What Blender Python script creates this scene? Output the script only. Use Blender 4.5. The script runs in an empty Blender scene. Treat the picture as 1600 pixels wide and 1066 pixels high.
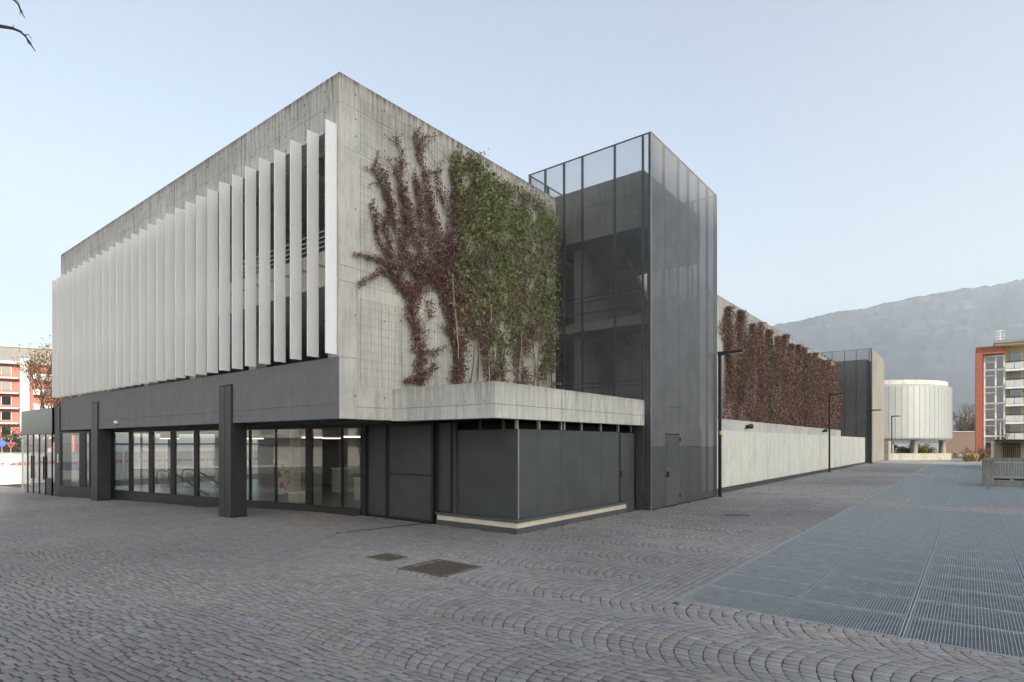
import bpy, math, random
import numpy as np
from mathutils import Vector, Matrix
from mathutils import noise as mnoise

random.seed(7); RNG = np.random.default_rng(7)
scene = bpy.context.scene
COL = scene.collection

# ------------------------------------------------------------------ camera
# world axes: +X runs along the ivy wall (away from the viewer), +Y along the finned facade, origin at the building corner
FPX, HX, HY, EYE = 908.0, 800.0, 692.0, 2.1
_n = math.hypot(717, FPX); CA, CB = 717 / _n, FPX / _n
CU, CV = -8.0077, -11.3754
cam = bpy.data.cameras.new('camera'); cam_o = bpy.data.objects.new('camera', cam); COL.objects.link(cam_o)
cam.sensor_width = 36.0; cam.lens = FPX / 1600 * 36.0
cam.shift_y = (HY - 533.0) / 1600.0
cam.clip_start = 0.1; cam.clip_end = 20000
cam_o.location = (CU, CV, EYE)
cam_o.rotation_euler = (math.radians(90), 0, math.atan2(-CB, CA))
scene.camera = cam_o

# ------------------------------------------------------------------ light
SUN_EL = math.radians(20.0)
SUN_AZ = (-0.25, -0.968)                      # horizontal direction towards the sun
SKY_STRENGTH, SUN_STRENGTH, EXPOSURE = 0.122, 5.0, 1.47
world = bpy.data.worlds.new('World'); scene.world = world; world.use_nodes = True
nt = world.node_tree; nt.nodes.clear()
wo = nt.nodes.new('ShaderNodeOutputWorld'); bg = nt.nodes.new('ShaderNodeBackground')
sky = nt.nodes.new('ShaderNodeTexSky'); sky.sky_type = 'NISHITA'; sky.sun_disc = False
sky.sun_elevation = SUN_EL; sky.sun_rotation = math.atan2(SUN_AZ[0], SUN_AZ[1])
sky.altitude = 300; sky.air_density = 1.0; sky.dust_density = 1.7; sky.ozone_density = 1.0
hs = nt.nodes.new('ShaderNodeHueSaturation'); hs.inputs['Saturation'].default_value = .72      # thin winter veil over the blue
nt.links.new(sky.outputs[0], hs.inputs['Color']); nt.links.new(hs.outputs[0], bg.inputs[0]); nt.links.new(bg.outputs[0], wo.inputs[0])
bg.inputs[1].default_value = SKY_STRENGTH
sun = bpy.data.lights.new('sun', 'SUN'); sun.energy = SUN_STRENGTH; sun.angle = math.radians(0.53); sun.color = (1.0, 0.93, 0.82)
sun_o = bpy.data.objects.new('sun', sun); COL.objects.link(sun_o)
sd = Vector((SUN_AZ[0] * math.cos(SUN_EL), SUN_AZ[1] * math.cos(SUN_EL), math.sin(SUN_EL)))
sun_o.rotation_euler = sd.to_track_quat('Z', 'Y').to_euler(); sun_o.location = sd * 80
vs = scene.view_settings; vs.view_transform = 'Standard'; vs.look = 'None'; vs.exposure = EXPOSURE; vs.gamma = 1.0
vs.use_white_balance = True; vs.white_balance_temperature = 7000; vs.white_balance_tint = 10
scene.render.engine = 'CYCLES'
cy = scene.cycles; cy.use_denoising = True
cy.max_bounces = 8; cy.diffuse_bounces = 4; cy.glossy_bounces = 3; cy.transparent_max_bounces = 24; cy.volume_bounces = 0
cy.caustics_reflective = False; cy.caustics_refractive = False; cy.sample_clamp_indirect = 6

# ------------------------------------------------------------------ measuring helpers
def ray(px):
    x = (px - HX) / FPX
    return CA * x + CB, -CB * x + CA
def on_u(px, py, u):      # point of the plane X=u
    r = ray(px); d = (u - CU) / r[0]; return Vector((u, CV + r[1] * d, EYE - (py - HY) / FPX * d))
def on_v(px, py, v):      # point of the plane Y=v
    r = ray(px); d = (v - CV) / r[1]; return Vector((CU + r[0] * d, v, EYE - (py - HY) / FPX * d))
def at_d(px, py, d):      # point at depth d
    r = ray(px); return Vector((CU + r[0] * d, CV + r[1] * d, EYE - (py - HY) / FPX * d))
def gz(v):                # the plaza falls gently along the finned facade
    return -0.0195 * (min(max(v, 4.0), 40.0) - 4.0)

# ------------------------------------------------------------------ object helpers
def tag(o, label=None, cat=None, group=None, kind=None):
    if label: o['label'] = label
    if cat: o['category'] = cat
    if group: o['group'] = group
    if kind: o['kind'] = kind
    return o
def empty(name, loc=(0, 0, 0), label=None, cat=None, group=None):
    o = bpy.data.objects.new(name, None); COL.objects.link(o); o.location = loc; o.empty_display_size = 0.2
    return tag(o, label, cat, group)
class MB:
    def __init__(s): s.v = []; s.f = []
    def quad(s, a, b, c, d):
        n = len(s.v); s.v += [tuple(a), tuple(b), tuple(c), tuple(d)]; s.f.append((n, n + 1, n + 2, n + 3)); return s
    def hexa(s, p):      # 8 points, bottom ring then top ring
        n = len(s.v); s.v += [tuple(q) for q in p]
        for f in ((0, 3, 2, 1), (4, 5, 6, 7), (0, 1, 5, 4), (1, 2, 6, 5), (2, 3, 7, 6), (3, 0, 4, 7)): s.f.append(tuple(n + i for i in f))
        return s
    def box(s, x0, x1, y0, y1, z0, z1):
        x0, x1 = min(x0, x1), max(x0, x1); y0, y1 = min(y0, y1), max(y0, y1); z0, z1 = min(z0, z1), max(z0, z1)
        return s.hexa([(x0, y0, z0), (x1, y0, z0), (x1, y1, z0), (x0, y1, z0), (x0, y0, z1), (x1, y0, z1), (x1, y1, z1), (x0, y1, z1)])
    def bar(s, a, b, w, t=None):   # box beam from a to b
        a, b = Vector(a), Vector(b); t = t or w; d = (b - a).normalized()
        up = Vector((0, 0, 1)) if abs(d.z) < 0.95 else Vector((1, 0, 0))
        sx = d.cross(up).normalized() * w / 2; sz = sx.cross(d).normalized() * t / 2
        return s.hexa([a - sx - sz, a + sx - sz, b + sx - sz, b - sx - sz, a - sx + sz, a + sx + sz, b + sx + sz, b - sx + sz])
    def tube(s, pts, radii, k=6, cap=True):
        pts = [Vector(p) for p in pts]; n0 = len(s.v)
        for i, p in enumerate(pts):
            d = (pts[min(i + 1, len(pts) - 1)] - pts[max(i - 1, 0)]).normalized()
            up = Vector((0, 0, 1)) if abs(d.z) < 0.9 else Vector((1, 0, 0))
            sx = d.cross(up).normalized(); sy = sx.cross(d)
            for j in range(k):
                a = 2 * math.pi * j / k; s.v.append(tuple(p + (sx * math.cos(a) + sy * math.sin(a)) * radii[i]))
        for i in range(len(pts) - 1):
            for j in range(k):
                a = n0 + i * k + j; b = n0 + i * k + (j + 1) % k
                s.f.append((a, b, b + k, a + k))
        if cap:
            s.f.append(tuple(n0 + j for j in range(k))); s.f.append(tuple(n0 + (len(pts) - 1) * k + j for j in reversed(range(k))))
        return s
    def disc(s, c, r, nrm, k=10):
        c = Vector(c); nrm = Vector(nrm).normalized(); up = Vector((0, 0, 1)) if abs(nrm.z) < .9 else Vector((1, 0, 0))
        sx = nrm.cross(up).normalized(); sy = nrm.cross(sx); n = len(s.v)
        for j in range(k):
            a = 2 * math.pi * j / k; s.v.append(tuple(c + (sx * math.cos(a) + sy * math.sin(a)) * r))
        s.f.append(tuple(range(n, n + k))); return s
    def mesh(s, name, mat, smooth=False):
        me = bpy.data.meshes.new(name); me.from_pydata(s.v, [], s.f)
        me.materials.append(mat)
        if smooth: me.polygons.foreach_set('use_smooth', [True] * len(me.polygons))
        me.update(); return me
    def build(s, name, mat, parent=None, smooth=False, bevel=0):
        o = bpy.data.objects.new(name, s.mesh(name, mat, smooth)); COL.objects.link(o)
        if parent is not None:
            o.parent = parent; o.matrix_parent_inverse = Matrix.Translation(-parent_loc(parent))
        if bevel:
            m = o.modifiers.new('bevel', 'BEVEL'); m.width = bevel; m.segments = 2; m.limit_method = 'ANGLE'
        return o
def parent_loc(p):        # world position of an (unrotated) parent
    l = Vector((0, 0, 0))
    while p is not None:
        l = l + p.location
        if p.parent is not None: l = l + p.matrix_parent_inverse.translation
        p = p.parent
    return l
def bx(name, mat, parent, x0, x1, y0, y1, z0, z1, bevel=0):
    return MB().box(x0, x1, y0, y1, z0, z1).build(name, mat, parent, bevel=bevel)
def np_mesh(name, verts, faces, mat, parent=None, color=None, smooth=False):
    me = bpy.data.meshes.new(name); nv, nf = len(verts), len(faces); k = faces.shape[1]
    me.vertices.add(nv); me.vertices.foreach_set('co', np.ascontiguousarray(verts, dtype=np.float32).ravel())
    me.loops.add(nf * k); me.loops.foreach_set('vertex_index', np.ascontiguousarray(faces, dtype=np.int32).ravel())
    me.polygons.add(nf); me.polygons.foreach_set('loop_start', np.arange(0, nf * k, k, dtype=np.int32))
    me.polygons.foreach_set('loop_total', np.full(nf, k, dtype=np.int32))
    me.update(calc_edges=True)
    if color is not None:
        at = me.color_attributes.new('tint', 'FLOAT_COLOR', 'POINT')
        at.data.foreach_set('color', np.ascontiguousarray(np.c_[color, np.ones(len(color))], dtype=np.float32).ravel())
    me.materials.append(mat)
    if smooth: me.polygons.foreach_set('use_smooth', [True] * nf)
    o = bpy.data.objects.new(name, me); COL.objects.link(o)
    if parent is not None: o.parent = parent; o.matrix_parent_inverse = Matrix.Translation(-parent_loc(parent))
    return o

# ------------------------------------------------------------------ materials
def new_mat(name):
    m = bpy.data.materials.new(name); m.use_nodes = True; t = m.node_tree; t.nodes.clear()
    out = t.nodes.new('ShaderNodeOutputMaterial'); return m, t, out
class NT:
    """tiny node-building helper"""
    def __init__(s, t): s.t = t
    def n(s, kind, **kw):
        nd = s.t.nodes.new('ShaderNode' + kind)
        for k, v in kw.items(): setattr(nd, k, v)
        return nd
    def l(s, a, b): s.t.links.new(a, b)
    def pos(s, scale=(1, 1, 1), rot=(0, 0, 0)):
        g = s.n('NewGeometry'); m = s.n('Mapping'); m.inputs['Scale'].default_value = scale; m.inputs['Rotation'].default_value = rot
        s.l(g.outputs['Position'], m.inputs['Vector']); return m.outputs[0]
    def noise(s, vec, scale, detail=5, rough=.55):
        x = s.n('TexNoise'); x.inputs['Scale'].default_value = scale; x.inputs['Detail'].default_value = detail; x.inputs['Roughness'].default_value = rough
        s.l(vec, x.inputs['Vector']); return x.outputs['Fac']
    def ramp(s, fac, a, b, ca=0.0, cb=1.0):
        r = s.n('MapRange'); r.inputs['From Min'].default_value = a; r.inputs['From Max'].default_value = b
        r.inputs['To Min'].default_value = ca; r.inputs['To Max'].default_value = cb; s.l(fac, r.inputs['Value']); return r.outputs[0]
    def math(s, op, a, b=None):
        m = s.n('Math', operation=op)
        for i, x in enumerate((a, b)):
            if x is None: continue
            if isinstance(x, (int, float)): m.inputs[i].default_value = x
            else: s.l(x, m.inputs[i])
        return m.outputs[0]
    def mix(s, fac, a, b, mode='MIX'):
        m = s.n('MixRGB', blend_type=mode)
        for i, x in zip((0, 1, 2), (fac, a, b)):
            if isinstance(x, (int, float)): m.inputs[i].default_value = x
            elif isinstance(x, tuple): m.inputs[i].default_value = (*x, 1)
            else: s.l(x, m.inputs[i])
        return m.outputs[0]
    def bump(s, h, strength, dist=.01):
        b = s.n('Bump'); b.inputs['Strength'].default_value = strength; b.inputs['Distance'].default_value = dist; s.l(h, b.inputs['Height']); return b.outputs[0]
    def bsdf(s, col, rough=.6, metal=0, spec=.5, normal=None, emis=None):
        p = s.n('BsdfPrincipled')
        if isinstance(col, tuple): p.inputs['Base Color'].default_value = (*col, 1)
        else: s.l(col, p.inputs['Base Color'])
        if isinstance(rough, (int, float)): p.inputs['Roughness'].default_value = rough
        else: s.l(rough, p.inputs['Roughness'])
        p.inputs['Metallic'].default_value = metal; p.inputs['Specular IOR Level'].default_value = spec
        if normal is not None: s.l(normal, p.inputs['Normal'])
        return p
def plain(name, col, rough=.6, metal=0, spec=.5, var=.12, scale=3, bump=.1):
    """one-colour surface with faint mottling and fine relief"""
    m, t, out = new_mat(name); N = NT(t)
    f = N.noise(N.pos(), scale, 6, .6); f2 = N.noise(N.pos(), scale * 14, 3)
    k = N.ramp(f, .3, .7, 1 - var, 1 + var)
    c = N.mix(1.0, col, k, 'MULTIPLY')
    p = N.bsdf(c, N.ramp(f2, .3, .7, rough - .06, rough + .06), metal, spec, N.bump(f2, bump, .004) if bump else None)
    N.l(p.outputs[0], out.inputs[0]); return m
def concrete(name, col=(.40, .385, .35), ztop=None, drip=.5, boards='vertical', contrast=.22, dirt=(.13, .11, .085), streak=1.0, hole=.55):
    m, t, out = new_mat(name); N = NT(t)
    big = N.noise(N.pos(), .45, 7, .6); mid = N.noise(N.pos((1, 1, 1)), 2.2, 6, .62); fine = N.noise(N.pos(), 28, 4, .6)
    # board marks: run the noise far along one axis only
    if boards == 'vertical': stri = N.noise(N.pos((5.5, 5.5, .28)), 3.2, 4, .55)
    else: stri = N.noise(N.pos((.22, .22, 6.5)), 2.6, 4, .55)
    k = N.math('ADD', N.ramp(big, .3, .7, 1 - contrast, 1 + contrast * .6), N.ramp(mid, .3, .7, -.13, .11))
    k = N.math('ADD', k, N.ramp(stri, .25, .75, -.13 * streak, .11 * streak))
    k = N.math('ADD', k, N.ramp(fine, .25, .75, -.05, .05))
    c = N.mix(1.0, col, k, 'MULTIPLY')
    c = N.mix(N.ramp(big, .52, .72, 0, .45), c, N.mix(1.0, c, (.96, .93, .80), 'MULTIPLY'))
    st = N.noise(N.pos((3.2, 3.2, .22)), 2.4, 6, .62)
    blot = N.ramp(N.math('MULTIPLY', st, N.ramp(mid, .3, .6, .75, 1.15)), (.50), .68, 0, .5 * streak)
    c = N.mix(blot, c, dirt)
    if ztop is not None:
        z = N.n('SeparateXYZ'); g = N.n('NewGeometry'); N.l(g.outputs['Position'], z.inputs[0])
        near = N.ramp(z.outputs[2], ztop - 1.1, ztop, 0, 1)
        edge = N.ramp(z.outputs[2], ztop - .16, ztop, 0, .75)
        s2 = N.noise(N.pos((5, 5, .3)), 2.6, 6, .62)
        dr = N.math('MULTIPLY', N.math('MULTIPLY', near, N.ramp(s2, .42, .64, 0, 1)), drip)
        ed = N.math('MULTIPLY', edge, N.ramp(mid, .3, .6, .2, 1))
        c = N.mix(N.math('MINIMUM', N.math('ADD', dr, N.math('MULTIPLY', ed, drip)), .9), c, dirt)
    # small air holes
    vo = N.n('TexVoronoi'); vo.inputs['Scale'].default_value = 9; N.l(N.pos(), vo.inputs['Vector'])
    hole = N.ramp(vo.outputs['Distance'], .03, .075, hole, 0)
    c = N.mix(hole, c, (.12, .11, .10))
    h = N.math('ADD', N.math('MULTIPLY', stri, .7), N.math('MULTIPLY', fine, .35))
    p = N.bsdf(c, .82, 0, .3, N.bump(h, .35 * max(streak, .3), .012)); N.l(p.outputs[0], out.inputs[0]); return m
def perforated(name, col, open_share, pitch, rough=.45, metal=.3):
    """sheet metal with a fine staggered pattern of real (transparent) holes"""
    m, t, out = new_mat(name); N = NT(t)
    g = N.n('NewGeometry'); x = N.n('SeparateXYZ'); N.l(g.outputs['Position'], x.inputs[0])
    a = N.math('ADD', x.outputs[0], x.outputs[1]); kk = math.pi / pitch
    w = N.math('MULTIPLY', N.math('SINE', N.math('MULTIPLY', N.math('ADD', a, x.outputs[2]), kk)), N.math('SINE', N.math('MULTIPLY', N.math('SUBTRACT', a, x.outputs[2]), kk)))
    w = N.math('ABSOLUTE', w)
    # |sin*sin| above the threshold leaves the wanted open share
    thr = float(np.quantile(np.abs(np.sin(RNG.random(40000) * math.pi) * np.sin(RNG.random(40000) * math.pi)), 1 - open_share))
    mask = N.math('GREATER_THAN', w, thr)
    f = N.noise(N.pos(), 1.4, 5); c = N.mix(1.0, col, N.ramp(f, .3, .7, .85, 1.15), 'MULTIPLY')
    p = N.bsdf(c, rough, metal, .4); tr = N.n('BsdfTransparent'); mx = N.n('MixShader')
    N.l(mask, mx.inputs[0]); N.l(p.outputs[0], mx.inputs[1]); N.l(tr.outputs[0], mx.inputs[2]); N.l(mx.outputs[0], out.inputs[0]); return m
def glass(name, tint=(.80, .85, .86), gloss_tint=(1, 1, 1), boost=1.0, rough=0.0):
    m, t, out = new_mat(name); N = NT(t)
    g = N.n('NewGeometry'); dt = N.n('VectorMath', operation='DOT_PRODUCT'); N.l(g.outputs['Normal'], dt.inputs[0]); N.l(g.outputs['Incoming'], dt.inputs[1])
    cs = N.math('SUBTRACT', 1.0, N.math('ABSOLUTE', dt.outputs['Value']))      # Schlick reflectance, alike on both faces of a pane
    fr = N.math('ADD', .043, N.math('MULTIPLY', N.math('POWER', cs, 5.0), .957))
    fac = N.math('MINIMUM', N.math('MULTIPLY', fr, boost), 1.0)
    tr = N.n('BsdfTransparent'); tr.inputs[0].default_value = (*tint, 1)
    gl = N.n('BsdfGlossy'); gl.inputs['Color'].default_value = (*gloss_tint, 1); gl.inputs['Roughness'].default_value = rough
    mx = N.n('MixShader'); N.l(fac, mx.inputs[0]); N.l(tr.outputs[0], mx.inputs[1]); N.l(gl.outputs[0], mx.inputs[2]); N.l(mx.outputs[0], out.inputs[0]); return m
def tinted(name, rough=.7, spec=.4, noise_scale=40, var=.12, transl=0.0, bump=.25):
    m, t, out = new_mat(name); N = NT(t)
    a = N.n('VertexColor', layer_name='tint'); f = N.noise(N.pos(), noise_scale, 4, .6)
    c = N.mix(1.0, a.outputs[0], N.ramp(f, .25, .75, 1 - var, 1 + var), 'MULTIPLY')
    p = N.bsdf(c, rough, 0, spec, N.bump(f, bump, .004) if bump else None)
    if transl:
        tl = N.n('BsdfTranslucent'); N.l(c, tl.inputs[0]); mx = N.n('MixShader'); mx.inputs[0].default_value = transl
        N.l(p.outputs[0], mx.inputs[1]); N.l(tl.outputs[0], mx.inputs[2]); N.l(mx.outputs[0], out.inputs[0])
    else: N.l(p.outputs[0], out.inputs[0])
    return m

M = {}
M['parapet'] = concrete('parapet_concrete', (.60, .58, .555), 10.62, .75, 'horizontal', .2)
M['wall'] = concrete('wall_concrete', (.60, .59, .545), 10.62, .8, 'vertical', .24, streak=.7)
M['canopy'] = concrete('canopy_concrete', (.63, .62, .58), 3.43, .35, 'vertical', .2, streak=.7)
M['core'] = concrete('core_concrete', (.25, .245, .23), None, 0, 'horizontal', .22)
M['inner'] = concrete('inner_concrete', (.58, .56, .52), None, 0, 'horizontal', .2)
M['slab_edge'] = concrete('slab_edge_concrete', (.55, .50, .43), None, 0, 'horizontal', .14)
M['board_wall'] = concrete('board_concrete', (.76, .75, .68), None, 0, 'vertical', .08, streak=.38, hole=.2)
M['rough'] = concrete('rough_concrete', (.34, .34, .30), 1.3, .5, 'vertical', .25)
M['fascia'] = concrete('fascia_paint', (.20, .203, .207), None, 0, 'horizontal', .07, dirt=(.09, .09, .09), streak=.35, hole=.25)
def fin_paint():
    m, t, out = new_mat('white_fin'); N = NT(t)
    a = N.noise(N.pos((4, 4, .25)), 2.5, 5, .6); b = N.noise(N.pos(), 1.1, 4); d = N.noise(N.pos((9, 9, .5)), 3.0, 5, .65)
    c = N.mix(1.0, (.84, .85, .86), N.math('ADD', N.ramp(a, .3, .7, .955, 1.01), N.ramp(b, .3, .7, -.02, .015)), 'MULTIPLY')
    c = N.mix(N.ramp(d, .60, .78, 0, .22), c, (.52, .51, .48))
    p = N.bsdf(c, N.ramp(b, .3, .7, .32, .44), 0, .5); N.l(p.outputs[0], out.inputs[0]); return m
M['fin'] = fin_paint()
M['pillar'] = plain('pillar_metal', (.050, .052, .055), .42, .35, .5, .12, 2)
M['frame'] = plain('frame_metal', (.022, .023, .025), .45, .3, .5, .1, 3)
M['post'] = plain('post_metal', (.045, .048, .052), .42, .4, .5, .1, 3)
M['edge'] = plain('edge_steel', (.42, .41, .38), .35, .7, .5, .1, 3)
M['mesh'] = perforated('mesh_cladding', (.20, .21, .22), .82, .021)
M['mesh_side'] = perforated('mesh_cladding_side', (.20, .207, .217), .42, .021)
M['mesh_solid'] = perforated('mesh_cladding_fine', (.10, .107, .112), .16, .017)
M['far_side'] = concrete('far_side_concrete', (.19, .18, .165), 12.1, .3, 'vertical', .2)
M['mesh_box'] = perforated('mesh_cladding_box', (.095, .103, .105), .26, .017)
M['sheet'] = plain('grey_sheet', (.095, .10, .105), .45, .3, .5, .12, 1.5)
M['soffit'] = plain('dark_soffit', (.04, .04, .042), .7)
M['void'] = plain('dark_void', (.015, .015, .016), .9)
M['glass'] = glass('shop_glass', (.95, .97, .97), (1, 1, 1), 2.0)
M['clear_glass'] = glass('clear_glass', (.96, .97, .97), (1, 1, 1), 1.0)
M['fascia_glass'] = glass('dark_glass', (.05, .055, .06), (.75, .77, .8), 1.25)
M['cream'] = plain('cream_strip', (.66, .60, .47), .7, 0, .3, .1, 3)
M['steel'] = plain('galvanised_steel', (.44, .47, .49), .5, .5, .5, .15, 6)
M['steel_light'] = plain('galvanised_frame', (.58, .60, .60), .45, .5, .5, .12, 6)
M['rail'] = plain('rail_steel', (.45, .46, .46), .4, .5)
M['wire'] = plain('wire_steel', (.30, .31, .31), .5, .5)
M['joint'] = plain('paving_joint', (.105, .087, .072), .9, 0, .2, .3, 30, .4)
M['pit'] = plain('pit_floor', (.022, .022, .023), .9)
M['iron'] = plain('rusty_iron', (.125, .105, .088), .7, .2, .4, .35, 18, .5)
M['stone'] = tinted('porphyry', .62, .45, 26, .16)
M['leaf'] = tinted('leaf', .55, .35, 60, .1, .25, 0)
M['stem'] = plain('vine_stem', (.16, .12, .085), .8)
M['stem_pale'] = plain('pale_stem', (.42, .34, .25), .8)
M['bark'] = plain('bark', (.075, .06, .05), .9, 0, .2, .3, 8, .4)
M['black'] = plain('black_plastic', (.015, .015, .016), .5)
M['white'] = plain('white_paint', (.78, .78, .76), .5, 0, .4, .04)
M['yellow'] = plain('yellow_sticker', (.75, .60, .06), .5)

# ================================================================== THE SETTING
def far_paving():
    m, t, out = new_mat('far_paving'); N = NT(t)
    a = N.noise(N.pos(), .12, 6); b = N.noise(N.pos(), 5.0, 5)
    c = N.mix(N.ramp(a, .35, .65), (.25, .245, .24), (.30, .29, .285)); c = N.mix(1.0, c, N.ramp(b, .3, .7, .75, 1.2), 'MULTIPLY')
    p = N.bsdf(c, .75, 0, .35, N.bump(b, .3, .01)); N.l(p.outputs[0], out.inputs[0]); return m
M['ground'] = far_paving()
PITS = [(-0.50, 14.45, -14.50, -8.30), (16.65, 38.10, -14.50, -8.30), (40.20, 70.40, -14.50, -8.30)]
def in_rects(u, v, rects): return any(a <= u <= b and c <= v <= d for a, b, c, d in rects)
def sheet(name, us, vs, dz, mat, holes):
    mb = MB()
    for i in range(len(us) - 1):
        for j in range(len(vs) - 1):
            u, v = (us[i] + us[i + 1]) / 2, (vs[j] + vs[j + 1]) / 2
            if in_rects(u, v, holes): continue
            mb.quad((us[i], vs[j], gz(vs[j]) + dz), (us[i + 1], vs[j], gz(vs[j]) + dz), (us[i + 1], vs[j + 1], gz(vs[j + 1]) + dz), (us[i], vs[j + 1], gz(vs[j + 1]) + dz))
    return tag(mb.build(name, mat), kind='structure')
US = [-6000, -400, -60, -22, -.5, 14.45, 16.65, 38.10, 40.20, 70.40, 95, 400, 8000]
VS = [-6000, -400, -60, -14.5, -8.3, 4, 22, 40, 55, 400, 8000]
ground = sheet('ground', US, VS, -.030, M['ground'], PITS)
pavement = sheet('pavement', [-22, -.5, 14.45, 16.65, 38.10, 40.20, 52], [-14.5, -8.3, 4, 22, 40], -.0070, M['joint'], PITS)

# --- porphyry setts: segmental arcs, built stone by stone
MANHOLES = [(-1.27, -.86, -3.26, -2.70), (-1.54, -.66, -4.86, -3.89)]
ROUND = (9.27, -6.02, .33)
NOSTONE = PITS + MANHOLES + [(2.50, 80, -3.24, 60), (8.86, 14.92, -3.60, 5), (.95, 80, 9, 60), (14.9, 80, -3.0, 5), (-.05, .42, 4.98, 5.75), (-.05, .42, 15.95, 16.75), (-.05, .42, 20.95, 21.75), (2.2, 80, 2.5, 9)]
def visible(u, v, margin=.06, dmax=62):
    x = CA * (u - CU) - CB * (v - CV); y = CB * (u - CU) + CA * (v - CV)
    return (y > -.5) & (np.abs(x) < (.881 + margin) * np.maximum(y, 0) + 3.0) & (y < dmax)
def setts():
    cells = []                                # each: 4 corners (u,v)
    W, SP = 1.45, .1435; R = W / math.sqrt(2)
    for j in range(-40, 24):
        uc0 = -1.95 - j * W
        for k in range(-60, 400):
            vk = -14.4 + k * SP
            um = uc0 - .1 * (vk + 9.5)
            if not visible(np.array([um]), np.array([vk]), .35)[0]: continue
            n = random.choice((14, 15, 16)); off = random.uniform(-.4, .4)
            th = np.linspace(-math.pi / 4, math.pi / 4, n + 1)
            th[1:-1] += RNG.normal(0, .012, n - 1) + off * (math.pi / 2 / n) * .5
            r1 = RNG.normal(0, .002)
            for i in range(n):
                q = []
                for (tt, kk) in ((th[i], 0), (th[i + 1], 0), (th[i + 1], 1), (th[i], 1)):
                    vv = vk + kk * SP + R * (math.cos(tt) - 1) + r1
                    uu = uc0 - .1 * (vk + kk * SP + 9.5) + R * math.sin(tt)
                    q.append((uu, vv))
                cells.append(q)
    arcs = np.array(cells); ctr = arcs.mean(1)
    keep = ~((ctr[:, 0] > -.60) & (ctr[:, 0] < -.5) & (ctr[:, 1] < -8.3)) & ~((ctr[:, 1] < -7.38) & (ctr[:, 1] > -8.32) & (ctr[:, 0] > -1.0))
    arcs = arcs[keep]
    rows = []
    def row_block(u0, u1, v0, v1, pu, pv):
        nv = max(1, round((v1 - v0) / pv)); dv = (v1 - v0) / nv
        for b in range(nv):
            u = u0 - random.random() * pu
            while u < u1:
                L = pu * random.uniform(.82, 1.2)
                a, c = max(u, u0), min(u + L, u1)
                if c - a > .03: rows.append([(a, v0 + b * dv), (c, v0 + b * dv), (c, v0 + (b + 1) * dv), (a, v0 + (b + 1) * dv)])
                u += L
    row_block(-1.0, 52, -8.30, -7.34, .13, .107)
    for v_ in np.arange(-14.5, -8.3, .125): rows.append([(-.63, v_), (-.505, v_), (-.505, v_ + .125), (-.63, v_ + .125)])
    row_block(14.45, 16.65, -14.5, -8.3, .13, .12)
    row_block(38.1, 40.2, -14.5, -8.3, .13, .12)
    arcs = np.concatenate([arcs, np.array(rows)])
    ctr = arcs.mean(1)
    m = visible(ctr[:, 0], ctr[:, 1])
    for a, b, c, d in NOSTONE: m &= ~((ctr[:, 0] > a) & (ctr[:, 0] < b) & (ctr[:, 1] > c) & (ctr[:, 1] < d))
    m &= np.hypot(ctr[:, 0] - ROUND[0], ctr[:, 1] - ROUND[1]) > ROUND[2]
    m &= (ctr[:, 0] < 52) & (ctr[:, 1] < 40)
    q = arcs[m]; ctr = q.mean(1, keepdims=True); n = len(q)
    size = np.hypot(*(q - ctr).reshape(-1, 2).T).reshape(n, 4, 1)
    gap = np.clip(RNG.normal(.0088, .0020, (n, 1, 1)), .005, .014)
    e1 = ((q[:, 1] + q[:, 2]) - (q[:, 0] + q[:, 3]))[:, None] / 2; e2 = ((q[:, 2] + q[:, 3]) - (q[:, 0] + q[:, 1]))[:, None] / 2
    l1 = np.linalg.norm(e1, axis=2, keepdims=True); l2 = np.linalg.norm(e2, axis=2, keepdims=True)
    sg1 = np.array([-1, 1, 1, -1])[None, :, None]; sg2 = np.array([-1, -1, 1, 1])[None, :, None]
    q = q - sg1 * e1 / l1 * gap * 1.05 - sg2 * e2 / l2 * gap * .52 + RNG.normal(0, .0032, q.shape)
    ins = ctr + (q - ctr) * (1 - .006 / size)
    g = np.where(q[..., 1] > 4, -.0195 * (np.minimum(q[..., 1], 40) - 4), 0.0)
    # gentle settlement of the whole paving plus single stones standing proud or tilted
    def sw(u, v): return .006 * np.sin(u * .9 + 1.3 * np.sin(v * .5)) * np.sin(v * .8 + .6) + .004 * np.sin(u * 2.3 + v * 1.7)
    hgt = .003 + RNG.normal(0, .0012, (n, 1)) + sw(ctr[..., 0], ctr[..., 1]) * .5
    tilt = RNG.normal(0, .010, (n, 2))
    zt = g + hgt + (ins[..., 0] - ctr[..., 0]) * tilt[:, :1] + (ins[..., 1] - ctr[..., 1]) * tilt[:, 1:]
    ze = zt - .0022; zb = g - .03
    V = np.concatenate([np.dstack([ins, zt]), np.dstack([q, ze]), np.dstack([q, zb])], 1)      # n,12,3
    F = [(0, 1, 2, 3)]
    for i in range(4):
        j = (i + 1) % 4; F += [(4 + i, 4 + j, j, i), (8 + i, 8 + j, 4 + j, 4 + i)]
    F = np.array(F)
    base = np.array([.272, .260, .253])
    t = RNG.random((n, 1)); br = np.clip(RNG.normal(1, .085, (n, 1)), .7, 1.4)
    colr = base * br * np.where(t < .12, [1.08, 1.0, .93], np.where(t > .88, [.97, 1.01, 1.04], [1.0, 1.0, 1.0]))
    patch = .93 + .12 * np.sin(ctr[:, 0, :1] * .35 + 2 * np.sin(ctr[:, 0, 1:] * .21)) * np.sin(ctr[:, 0, 1:] * .3 + .5)
    colr = colr * patch
    pn = np.array([[mnoise.fractal((c[0] * .22, c[1] * .22, 4.0), 1.0, 2.0, 4)] for c in ctr[:, 0]])
    near_wall = np.clip((ctr[:, 0, 1:] + 3.5) / 6, 0, 1) * .6
    warm = np.clip(pn * 1.1 + near_wall * .8, 0, 1)
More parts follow.
